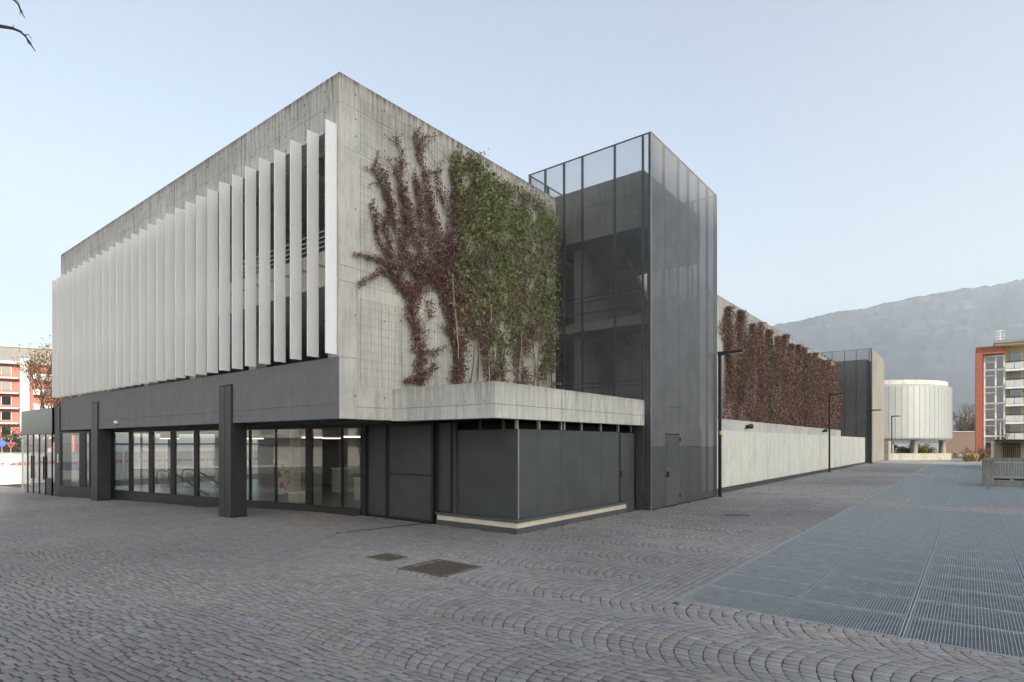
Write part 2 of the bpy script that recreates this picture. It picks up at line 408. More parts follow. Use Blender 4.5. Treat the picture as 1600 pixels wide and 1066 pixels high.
    colr = colr * (1 - warm * np.array([.06, .13, .19])) * (1 + np.clip(pn, -.6, .6) * .30)      # trodden-in dust, browner by the building
    x = CA * (ctr[:, 0, 0] - CU) - CB * (ctr[:, 0, 1] - CV); y = CB * (ctr[:, 0, 0] - CU) + CA * (ctr[:, 0, 1] - CV)
    near = np.where((np.abs(x) < .86 * y) & (y > 5.15), y, 1e9)
    order = np.argsort(near)
    pick = order[:300]; rest = np.setdiff1d(np.arange(n), pick)
    def emit(ids, name):
        k = len(ids); vv = V[ids].reshape(-1, 3); ff = (F[None] + (np.arange(k) * 12)[:, None, None]).reshape(-1, 4)
        cc = np.repeat(colr[ids][:, None], 12, axis=1); cc[:, 4:] *= .85; cc[:, 8:] = (.10, .083, .068); cc = cc.reshape(-1, 3)   # earthy foot of each stone in the joint
        return np_mesh(name, vv, ff, M['stone'], pavement, cc)
    for i in pick: emit(np.array([i]), 'paving_stone')
    o = emit(rest, 'paving_stones'); o['kind'] = 'stuff'
    return n
n_setts = setts()
# pale grit and leaf crumbs caught in the joints
def grit():
    n = 900; u = RNG.uniform(-7, 8, n * 4); v = RNG.uniform(-9, 6, n * 4); m = visible(u, v, 0, 16)
    for a, b, c, d in NOSTONE: m &= ~((u > a) & (u < b) & (v > c) & (v < d))
    u, v = u[m][:n], v[m][:n]; n = len(u)
    s = RNG.uniform(.004, .011, n); a = RNG.uniform(0, 6.28, n)
    P = []
    for k in range(4): P.append(np.c_[u + s * np.cos(a + k * 1.57) * (1 if k % 2 else .5), v + s * np.sin(a + k * 1.57) * (1 if k % 2 else .5), np.where(v > 4, -.0195 * (v - 4), 0) + .004 + s * .5 * (k % 2)])
    V = np.stack(P, 1).reshape(-1, 3); F = np.arange(n * 4).reshape(-1, 4)
    c = np.repeat(np.array([[.42, .36, .28]]) * RNG.uniform(.5, 1.5, (n, 1)), 4, axis=0)
    o = np_mesh('grit', V, F, M['leaf'], None, c); tag(o, 'pale grit and leaf crumbs caught between the paving stones', 'grit', kind='stuff')
grit()

# --- steel walkway gratings over the light wells
def grating():
    PU_, PV_ = .965, 1.236
    def panel_mesh(lu, lv, name):
        mb = MB(); g = .012
        mb.box(g, lu - g, g, g + .010, -.034, .003); mb.box(g, lu - g, lv - g - .010, lv - g, -.034, .003)
        mb.box(g, g + .010, g + .007, lv - g - .007, -.034, .003); mb.box(lu - g - .010, lu - g, g + .007, lv - g - .007, -.034, .003)
        nb = int(lv / .033)
        for i in range(1, nb):
            y = g + (lv - 2 * g) * i / nb; mb.box(g + .006, lu - g - .006, y - .0024, y + .0024, -.030, -.001)
        nc = int(lu / .039)
        for i in range(1, nc):
            x = g + (lu - 2 * g) * i / nc; mb.box(x - .0018, x + .0018, g + .007, lv - g - .007, -.0082, -.0036)
        return mb.mesh(name, M['steel'])
    for bi, (u0, u1, v0, v1) in enumerate(PITS):
        names = ('front', 'middle', 'far')
        t = empty('floor_grating', (u0, v1, 0), ('galvanised steel floor grating in the foreground paving, nearest of three fields', 'second steel floor grating field beside the concrete stair parapet', 'farthest steel floor grating field towards the round building')[bi], 'grating', 'steel gratings along the paved lane')
        # light well: floor and sides of the pit, inside its own rim
        mb = MB(); e = .0
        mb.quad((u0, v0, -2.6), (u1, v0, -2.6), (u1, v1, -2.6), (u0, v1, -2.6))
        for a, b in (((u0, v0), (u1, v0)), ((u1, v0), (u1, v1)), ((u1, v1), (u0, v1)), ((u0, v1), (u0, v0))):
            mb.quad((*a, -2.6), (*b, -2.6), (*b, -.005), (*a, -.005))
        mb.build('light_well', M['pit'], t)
        rim = MB()
        rim.box(u0, u1, v1 - .010, v1, -.06, .002); rim.box(u0, u0 + .010, v0, v1 - .010, -.06, .002); rim.box(u1 - .010, u1, v0, v1 - .010, -.06, .002)
        rim.build('rim', M['steel'], t)
        cols = 5; rows = max(1, round((u1 - u0) / PU_)); lu = (u1 - u0 - .02) / rows
        if bi == 2: rows = 6; lu = (u1 - u0 - .02) / rows
        me = panel_mesh(lu, PV_, 'grating_panel')
        for c in range(cols):
            for r in range(rows):
                uu, vv = u0 + .01 + r * lu, v1 - .01 - (c + 1) * PV_
                if bi == 1 and vv < -12.5 and uu > 28.0: continue
                o = bpy.data.objects.new('grating_panel', me); COL.objects.link(o); o.parent = t
                o.location = (uu - u0, vv - v1, random.uniform(-.0015, .0015)); o.rotation_euler = (random.gauss(0, .0012), random.gauss(0, .0012), 0)
        for c in range(cols + 1):        # support beams below the joints
            vv = min(max(v1 - .01 - c * PV_, v0 + .06), v1 - .06)
            bx('support_beam', M['steel'], t, u0 + .02, u1 - .02, vv - .045, vv + .045, -.20, -.045)
grating()

# --- manhole covers and the slot drain
def manholes():
    for i, (a, b, c, d) in enumerate(MANHOLES):
        t = empty('manhole_cover', (a, c, 0), ('small square rusty manhole cover in the cobbles', 'large square rusty manhole cover in the cobbles')[i], 'manhole cover', 'rusty manhole covers')
        fr = MB()
        fr.box(a - .05, b + .05, c - .05, c + .03, -.03, .008); fr.box(a - .05, b + .05, d - .03, d + .05, -.03, .008); fr.box(a - .05, a + .03, c + .031, d - .031, -.03, .008); fr.box(b - .03, b + .05, c + .031, d - .031, -.03, .008)
        fr.build('cover_frame', M['iron'], t)
        pl = MB(); pl.box(a + .035, b - .035, c + .035, d - .035, -.03, -.004)
        n = int((b - a - .1) / .05); k = int((d - c - .1) / .05)
        for x in range(n):
            for y in range(k):
                px, py = a + .06 + x * .05, c + .06 + y * .05
                pl.box(px, px + .03, py, py + .022, -.004, .006)
        pl.build('cover_plate', M['iron'], t)
    mb = MB(); mb.tube([(ROUND[0], ROUND[1], -.02), (ROUND[0], ROUND[1], .003)], [.33, .33], 24)
    for k in range(5): mb.box(ROUND[0] - .2, ROUND[0] + .2, ROUND[1] - .2 + k * .09, ROUND[1] - .17 + k * .09, .003, .007)
    tag(mb.build('round_manhole_cover', M['iron']), 'round iron manhole cover in the lane before the mesh tower', 'manhole cover')
    m2 = MB(); a, b = Vector((.02, .18, 0)), Vector((2.46, -.23, 0)); m2.bar(a + Vector((0, 0, -.006)), b + Vector((0, 0, -.004)), .10, .026)
    tag(m2.build('slot_drain', M['black']), 'thin dark slot drain running across the cobbles to the mesh gate', 'drain')
manholes()

# ================================================================== THE GARAGE
G = empty('parking_garage', (0, 0, 0), 'grey concrete parking garage with white fins and ivy covered side wall', 'building')
ZT = 10.62; LV = 21.04
def panel_row(name, mat, parent, axis, a0, a1, cuts, z0, z1, f0, f1, gap=.007):
    """concrete panels side by side with open joints; axis 'u' runs along X, f0..f1 is the thickness"""
    e = [a0] + [c for c in cuts if a0 + .2 < c < a1 - .2] + [a1]
    for i in range(len(e) - 1):
        p, q = e[i] + (gap / 2 if i else 0), e[i + 1] - (gap / 2 if i < len(e) - 2 else 0)
        if axis == 'u': bx(name, mat, parent, p, q, f0, f1, z0, z1)
        else: bx(name, mat, parent, f0, f1, p, q, z0, z1)
# left facade parapet
vc = [2.55 * k + 2.2 for k in range(8)]
panel_row('concrete_panel', M['parapet'], G, 'v', 0.262, LV, vc, 9.393, 9.945, 0, .62)
panel_row('concrete_panel', M['parapet'], G, 'v', 0.262, LV, [c + .0 for c in vc], 9.952, ZT, 0, .40)
# ivy wall, near part (X 0..8.9) and far part (X 14.9..62)
uc = [2.72 * k + 2.7 for k in range(30)]
rows = [(2.66, 2.945), (2.952, 5.845), (5.852, 6.195), (6.202, 8.945), (8.952, 9.945), (9.952, ZT)]
for z0, z1 in rows:
    panel_row('concrete_panel', M['wall'], G, 'u', .004 if z0 > 4 else .506, 8.86, uc, z0, z1, 0, .25)
bx('concrete_panel', M['wall'], G, .004, .499, 0, .0 + .25, 4.09, 5.845)
bx('concrete_panel', M['wall'], G, .004, .499, 0, .004 + .10, 2.66, 4.083)
for z0, z1 in [(0, 2.9), (2.907, 5.845), (5.852, 6.195), (6.202, 8.945), (8.952, 9.945), (9.952, 10.56)]:
    panel_row('concrete_panel', M['wall'], G, 'u', 14.9, 62.0, [2.95 * k + 14.9 for k in range(17)], z0, z1, 0, .25)
# painted fascia, in two lifts
fc = [.30, 6.9, 13.9]
panel_row('fascia_panel', M['fascia'], G, 'v', .108, LV, fc, 3.006, 4.085, 0, .5, .006)
panel_row('fascia_panel', M['fascia'], G, 'v', .003, LV, [6.9, 13.9], 2.66, 3.0, 0.0005, .5, .006)
bx('fascia_panel', M['fascia'], G, 0, .5, .003, .102, 3.006, 4.085)
bx('soffit', M['soffit'], G, .52, 9.3, .26, LV - .02, 2.60, 2.655)
# decks, ceilings, columns inside the open storeys
bx('floor_slab', M['inner'], G, .505, 29.6, .26, 20.7, 3.75, 4.0)
bx('floor_slab', M['inner'], G, .56, 29.6, .26, 20.7, 5.95, 6.2)
bx('slab_upstand', M['slab_edge'], G, .30, .555, .26, LV - .01, 5.93, 6.80)
bx('roof_slab', M['inner'], G, .63, 29.6, .26, 20.7, 9.80, 10.2)
for z0_, z1_ in ((0, 4.9), (5.9, 7.2), (9.5, 10.4)): bx('rear_wall', M['inner'], G, 29.7, 30.0, .26, LV, z0_, z1_)
bx('end_wall', M['parapet'], G, .63, 29.6, 20.75, LV, 2.66, 10.5)
bx('long_roof', M['inner'], G, 30.0, 62.0, .26, 20.7, 9.8, 10.2)
for k in range(5):
    v = 2.4 + k * 4.4
    for (z0, z1) in ((4.0, 5.95), (6.2, 9.8)):
        bx('column', M['inner'], G, 1.6, 2.0, v, v + .4, z0, z1); bx('column', M['inner'], G, 8.6, 9.0, v, v + .4, z0, z1)
    bx('ceiling_beam', M['inner'], G, .63, 20, v + .05, v + .35, 9.35, 9.80)
rail = empty('railing', (0, 0, 0)); rail.parent = G
for z in (6.98, 7.10, 7.22, 7.36):
    MB().tube([(.43, .3, z), (.43, LV - .1, z)], [.021, .021], 6).build('rail', M['rail'], rail)
for k in range(14):
    bx('rail_post', M['rail'], rail, .41, .45, .9 + k * 1.5, .94 + k * 1.5, 6.80, 7.36)
# fins
fin_me = None
for k in range(30):
    v = .075 + k * .7245
    if fin_me is None:
        mb = MB(); mb.box(-.305, -.006, 0, .034, 4.13, 9.43); o = mb.build('fin', M['fin'], G, bevel=.006); fin_me = o.data; base = o
        o.location = (0, v, 0)
    else:
        o = base.copy(); COL.objects.link(o); o.parent = G; o.location = (random.gauss(0, .002), v, random.gauss(0, .003)); o.rotation_euler = (0, 0, random.gauss(0, .006))
    # bracket that carries the fin
    if k: bx('fin_bracket', M['edge'], G, -.0055, .30, v + .008, v + .026, 6.3, 6.36)
# pillars
for v in (5.0, 16.0, 21.02):
    p = empty('pillar', (0, 0, 0)); p.parent = G; g = gz(v) - .04
    bx('shaft', M['pillar'], p, .004, .40, v + .004, v + .716, g, 2.655)
    bx('shaft', M['pillar'], p, -.045, -.003, v + .004, v + .716, g, 3.70)
    bx('cover_plate', M['pillar'], p, -.062, -.046, v, v + .345, g, 3.72, .003)
    bx('cover_plate', M['pillar'], p, -.062, -.046, v + .37, v + .72, g, 3.72, .003)
    bx('cap', M['frame'], p, -.07, -.002, v - .006, v + .726, 3.725, 3.75)
    bx('foot', M['frame'], p, -.05, .41, v - .004, v + .728, g, g + .075)
bpy.context.view_layer.update()
cam_ball = MB().tube([(-.001, 13.95, 2.86), (-.05, 13.95, 2.86), (-.10, 13.95, 2.85), (-.13, 13.95, 2.84)], [.05, .085, .075, .02], 12).build('surveillance_camera', M['white'], None, True)
tag(cam_ball, 'small white dome camera on the grey fascia between two pillars', 'camera')

# --- glazed ground floor front (slightly askew to the facade)
S = empty('shopfront', (0, 0, 0)); S.parent = G
P0 = Vector((2.50, 2.50, 0)); SD = Vector((-.138, .99, 0)).normalized(); SN = Vector((-SD.y, SD.x, 0)).normalized()   # SN points to the plaza
def sbox(name, mat, s0, s1, n0, n1, z0, z1, parent=S):
    a = [P0 + SD * s + SN * n for s, n in ((s0, n0), (s1, n0), (s1, n1), (s0, n1))]
    if SD.cross(SN).z < 0: a = a[::-1]
    return MB().hexa([(q.x, q.y, z0) for q in a] + [(q.x, q.y, z1) for q in a]).build(name, mat, parent)
posts = [(-.06, .0), (.76, .80), (2.05, 2.33), (3.73, 3.77), (5.03, 5.10), (6.45, 6.52), (7.98, 8.22), (9.44, 9.73), (10.91, 11.22), (12.43, 12.67), (13.86, 14.22), (15.75, 15.90), (16.2, 16.72), (18.4, 18.6)]
segs = [0, 4, 8, 12, 15, 18.6]
for i in range(5):
    z = gz(P0.y + segs[i + 1]) - .05; sbox('sill', M['pillar'], segs[i] + .002, segs[i + 1] - .002, -.10, .05, z, .155)
sbox('sill_cap', M['frame'], -.06, 18.6, -.08, .03, .157, .185)
sbox('head_beam', M['pillar'], -.06, 18.6, -.08, .03, 2.53, 2.598)
for s0, s1 in posts: sbox('mullion', M['frame'], s0, s1, -.06, .025, .187, 2.528)
for i in range(len(posts) - 1): sbox('pane', M['glass'], posts[i][1] + .001, posts[i + 1][0] - .001, -.012, 0, .19, 2.527)
sbox('corner_post', M['frame'], -.24, -.065, -.10, .06, -.02, 2.60)
# the hall behind it
H = empty('entrance_hall', (0, 0, 0)); H.parent = G
M['hall_floor'] = plain('hall_floor', (.20, .195, .185), .3)
M['hall_wall'] = plain('hall_wall', (.17, .165, .16), .7)
M['hall_ceiling'] = plain('hall_ceiling', (.6, .59, .57), .8)
fl = MB(); fl.hexa([(2.55, 2.4, -.30), (9.2, 2.4, -.30), (9.2, 20.6, -.30), (.2, 20.6, -.30), (2.55, 2.4, .03), (9.2, 2.4, .03), (9.2, 20.6, .03), (.2, 20.6, .03)]); fl.build('hall_floor', M['hall_floor'], H)
bx('hall_wall', M['hall_wall'], H, 9.2, 9.4, .3, 20.9, -.3, 2.6)
bx('hall_wall', M['hall_wall'], H, 2.75, 9.2, 2.15, 2.35, -.3, 2.6)
M['pale_wall'] = plain('pale_wall', (.55, .54, .42), .7)
for u, v in ((4.6, 9.5), (4.9, 16.5), (6.6, 6.0)): bx('hall_column', M['pale_wall'], H, u, u + .3, v, v + .3, .03, 2.6)
for k in range(7):
    u = .6 + k * 1.25; bx('rear_mullion', M['frame'], H, u, u + .08, 20.64, 20.74, .0, 2.6)
    bx('rear_pane', M['glass'], H, u + .085, u + 1.165, 20.68, 20.69, .05, 2.55)
bx('rear_transom', M['frame'], H, .6, 9.1, 20.62, 20.638, 2.0, 2.07)
bx('hall_ceiling', M['hall_ceiling'], H, 2.6, 9.1, 2.6, 20.6, 2.56, 2.597)
M['lamp'] = new_mat('lamp_glow')[0]; _t = M['lamp'].node_tree; _e = _t.nodes.new('ShaderNodeEmission'); _e.inputs[0].default_value = (1, .90, .74, 1); _e.inputs[1].default_value = .9
_t.links.new(_e.outputs[0], _t.nodes['Material Output'].inputs[0])
for i, (u, v) in enumerate(((3.6, 4.4), (4.2, 7.6), (3.2, 11.4), (5.5, 14.2), (3.0, 17.0), (6.8, 10.2))):
    t = empty('ceiling_lamp', (u, v, 2.5), ('first', 'second', 'third', 'fourth', 'fifth', 'sixth')[i] + ' round lit ceiling lamp behind the shop windows, counted from the gate', 'lamp', 'ceiling lamps in the hall')
    MB().tube([(u, v, 2.56), (u, v, 2.31)], [.36, .36], 20).build('housing', M['white'], t); MB().tube([(u, v, 2.3095), (u, v, 2.27)], [.37, .37], 20).build('diffuser', M['lamp'], t)
# shop fittings standing behind the panes
for i, (u, v, w, hh) in enumerate(((5.0, 5.6, 1.1, .8), (6.4, 9.0, 1.6, 1.0), (3.0, 6.6, .45, .35))):
    t = empty('display_counter', (u, v, .03), ('low pale display counter nearest the gate inside the shop', 'wide pale counter deeper inside the shop', 'small pale box on the shop floor by the window')[i], 'counter')
    bx('body', M['pale_wall'], t, u, u + w, v, v + .6, .04, hh); bx('counter_top', M['white'], t, u - .03, u + w + .03, v - .03, v + .63, hh + .001, hh + .05)
# escalator seen through the panes
E_ = empty('escalator', (2.6, 9, 0), 'descending escalator with black handrails behind the shop windows', 'escalator')
for u in (1.95, 2.95):
    hr = [(u, 15.4, 1.02), (u, 15.6, .9), (u, 15.55, .7)]
    MB().tube([(u, 15.5, .35), (u, 15.62, .62), (u, 15.5, .9), (u, 15.1, .96), (u, 13.8, .86), (u, 9.2, -.28)], [.035] * 6, 6).build('handrail', M['black'], E_, True)
    mb = MB(); mb.hexa([(u - .012, 9.4, -.28), (u + .012, 9.4, -.28), (u + .012, 15.2, .05), (u - .012, 15.2, .05), (u - .012, 9.4, -.27), (u + .012, 9.4, -.27), (u + .012, 15.2, .90), (u - .012, 15.2, .90)]).build('balustrade', M['glass'], E_)
    MB().bar((u, 9.6, -.2), (u, 15.0, .22), .10, .05).build('skirt', M['rail'], E_)
# two poster boards standing behind the glass
def poster_mat():
    m, t, out = new_mat('flower_poster'); N = NT(t)
    f = N.noise(N.pos((1, 1, 1)), 3.4, 3, .6); c = N.mix(N.ramp(f, .52, .58), (.75, .72, .70), (.50, .10, .22))
    p = N.bsdf(c, .5); N.l(p.outputs[0], out.inputs[0]); return m
M['poster'] = poster_mat()
for i, (u, v, rz) in enumerate(((4.5, 10.0, .0), (4.95, 10.35, .05))):
    t = empty('poster_board', (u, v, .03), ('front flower poster board standing behind the shop window', 'rear flower poster board behind the other one in the shop window')[i], 'poster', 'poster boards in the shop')
    MB().hexa([(u - .35, v - .01, .05), (u + .35, v - .01, .05), (u + .35, v + .03, .05), (u - .35, v + .03, .05), (u - .35, v + .15, 1.45), (u + .35, v + .15, 1.45), (u + .35, v + .19, 1.45), (u - .35, v + .19, 1.45)]).build('board', M['poster'], t)
    fr = MB(); fr.bar((u - .37, v, .03), (u - .37, v + .17, 1.5), .03); fr.bar((u + .37, v, .03), (u + .37, v + .17, 1.5), .03); fr.bar((u - .37, v + .17, 1.49), (u + .37, v + .17, 1.49), .03)
    fr.build('stand', M['black'], t)

# --- mesh gate between the shopfront and the mesh enclosure
T = empty('mesh_gate', (2.55, -.4, 0), 'tall dark mesh gate of two leaves under the concrete canopy', 'gate')
def leaf(v0, v1, mid=None):
    lf = empty('gate_leaf', (0, 0, 0)); lf.parent = T; lf.matrix_parent_inverse = Matrix.Translation(-T.location)
    u0, u1 = 2.53, 2.58
    for v in (v0, v1 - .055): bx('stile', M['post'], lf, u0, u1, v, v + .055, .03, 2.60)
    for z in [.03, 2.54] + ([mid] if mid else []): bx('rail', M['post'], lf, u0 + .001, u1 - .001, v0 + .056, v1 - .056, z, z + .06)
    bx('mesh_sheet', M['mesh_box'], lf, 2.553, 2.556, v0 + .05, v1 - .05, .08, 2.55)
    return lf
leaf(1.40, 2.28); leaf(-.42, 1.36, 1.22)
for v in (2.29, 1.365, -.48): bx('gate_post', M['frame'], T, 2.50, 2.61, v, v + .03 if v > 0 else v + .055, 0, 2.62)
bx('lintel', M['frame'], T, 2.50, 2.60, -.48, 2.32, 2.625, 2.658)
for z in (.35, 1.3, 2.25): MB().tube([(2.515, 1.383, z), (2.515, 1.383, z + .10)], [.02, .02], 8).build('hinge', M['post'], T)
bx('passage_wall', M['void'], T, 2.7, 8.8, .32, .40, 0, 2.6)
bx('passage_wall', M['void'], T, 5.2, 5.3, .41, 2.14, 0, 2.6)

# --- mesh enclosure on a plinth, under the canopy
B = empty('mesh_enclosure', (2.5, -3.2, 0), 'low mesh clad enclosure on a dark plinth with a cream strip', 'enclosure')
pl = MB(); pl.box(2.52, 7.95, -3.22, -.58, -.02, .125); pl.build('plinth', M['sheet'], B, bevel=.006)
bx('cream_strip', M['cream'], B, 2.545, 2.70, -3.190, -.58, .127, .255)
bx('cream_strip', M['cream'], B, 2.702, 7.93, -3.190, -3.05, .127, .255)
mb = MB(); mb.box(2.50, 7.97, -3.24, -.56, .257, .315); mb.build('plinth_cap', M['sheet'], B, bevel=.008)
ZB, ZM = .318, 2.42
# left side: narrow panel, metal post, two mesh bays
bx('narrow_panel', M['mesh_box'], B, 2.64, 2.645, -.98, -.55, .33, 2.60)
for v in (-.50, -.98): bx('frame_post', M['post'], B, 2.60, 2.66, v - .05, v, ZB, 2.62)
bx('frame_post', M['sheet'], B, 2.66, 2.74, -1.12, -1.035, ZB, 2.62)
bx('mesh_panel', M['mesh_box'], B, 2.735, 2.739, -3.06, -1.125, ZB, ZM)
for v in (-1.27, -1.36, -2.58, -2.66): bx('inner_post', M['edge'], B, 2.80, 2.835, v - .03, v, ZB, ZM - .02)
bx('inner_rail', M['edge'], B, 2.842, 2.87, -3.05, -1.13, 1.42, 1.46)
bx('corner_post', M['edge'], B, 2.738, 2.765, -3.085, -3.062, ZB, ZM + .01)
cuts = [2.77, 3.5, 4.49, 5.59, 6.61, 7.68]
for i in range(5):
    bx('mesh_panel', M['mesh_solid'], B, cuts[i] + .004, cuts[i + 1] - .004, -3.088, -3.084, ZB, ZM)
    bx('inner_post', M['post'], B, cuts[i + 1] - .03, cuts[i + 1] + .03, -3.05, -3.0, ZB, ZM)
bx('inner_rail', M['post'], B, 2.88, 7.66, -3.04, -3.005, 1.42, 1.47)
dr = empty('mesh_door', (0, 0, 0)); dr.parent = B; dr.matrix_parent_inverse = Matrix.Translation(-B.location)
bx('door_sheet', M['mesh_solid'], dr, 7.78, 8.68, -3.075, -3.07, .33, 2.40); bx('door_frame', M['frame'], dr, 7.69, 7.772, -3.10, -3.03, ZB, 2.42); bx('door_frame', M['frame'], dr, 8.70, 8.84, -3.06, -2.95, 0, 2.64)
bx('kick_plate', M['sheet'], dr, 7.98, 8.68, -3.08, -3.06, 0, .325)
bx('latch', M['black'], dr, 7.80, 7.85, -3.11, -3.076, 1.05, 1.25)
for v in (-.90, -1.81, -2.53): bx('louvre_post', M['post'], B, 2.78, 2.84, v - .06, v, ZM + .001, 2.64)
for u in (2.73, 3.61, 4.58, 4.73, 5.59, 6.64, 7.69, 8.54): bx('louvre_post', M['edge'], B, u, u + .05, -3.05, -2.98, ZM + .011, 2.64)
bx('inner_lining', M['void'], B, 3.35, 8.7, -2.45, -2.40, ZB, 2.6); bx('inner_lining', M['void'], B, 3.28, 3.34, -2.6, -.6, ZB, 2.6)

# --- concrete canopy / planter above them
C = empty('canopy', (1.55, -3.35, 2.64), 'pale concrete canopy with planter edge projecting below the ivy', 'canopy')
CZ0, CZJ, CZ1 = 2.64, 2.945, 3.43
for z0, z1 in ((CZ0, CZJ - .004), (CZJ + .004, CZ1)):
    panel_row('concrete_panel', M['canopy'], C, 'v', -3.35, -.003, [-2.42, -1.75, -.95], z0, z1, 1.55, 1.80, .005)
    panel_row('concrete_panel', M['canopy'], C, 'u', 1.803, 8.86, [4.15, 6.35], z0, z1, -3.35, -3.10, .006)
bx('canopy_deck', M['soffit'], C, 1.80, 8.86, -3.095, -.003, 2.66, 2.80)
bx('planter_soil', M['bark'], C, 1.81, 8.85, -3.09, -.01, 2.81, 3.20)

# --- tie holes of the formwork on the concrete (tiny, one part)
th = MB()
for k in range(24):
    v = .55 + k * .86
    for z in (10.35, 9.87, 9.50): th.disc((-.002, v + random.gauss(0, .01), z), .022, (-1, 0, 0), 8)
o = th.build('tie_holes', M['void'], G); o['kind'] = 'stuff'
th = MB()
for k in range(10):
    u = .45 + k * .86
    for z in (10.30, 9.72, 9.32, 5.1, 7.6, 3.2): th.disc((u, -.002, z), .020, (0, -1, 0), 8)
o = th.build('tie_holes', M['void'], G); o['kind'] = 'stuff'
th = MB()
for k in range(6): th.disc((1.548, -.3 - k * .55, 3.02), .016, (-1, 0, 0), 8)
o = th.build('tie_holes', M['void'], C); o['kind'] = 'stuff'

# --- trellis wires for the creepers
def trellis(u0, u1, fields, parent_label, su=.105, sz=.205, v=-.055):
    t = empty('wire_trellis', (u0, v, 3.4), parent_label, 'trellis', 'wire trellises on the concrete wall')
    hw, vw = MB(), MB()
    for z0, z1 in fields:
        z = z0
        while z <= z1 + .01: hw.bar((u0, v, z), (u1, v, z), .0048); z += sz
    u = u0 + .04; k = 0
    while u < u1:
        for z0, z1 in fields: vw.bar((u, v + .008, z0), (u, v + .008, z1), (.003 if k % 6 else .007))
        u += su; k += 1
    a = hw.build('horizontal_wires', M['wire'], t); a['kind'] = 'stuff'; b = vw.build('vertical_wires', M['wire'], t); b['kind'] = 'stuff'
    return t
trellis(.52, 8.6, [(3.46, 5.52), (5.95, 8.85), (9.0, 10.25)], 'fine wire trellis fixed to the concrete wall under the near ivy')

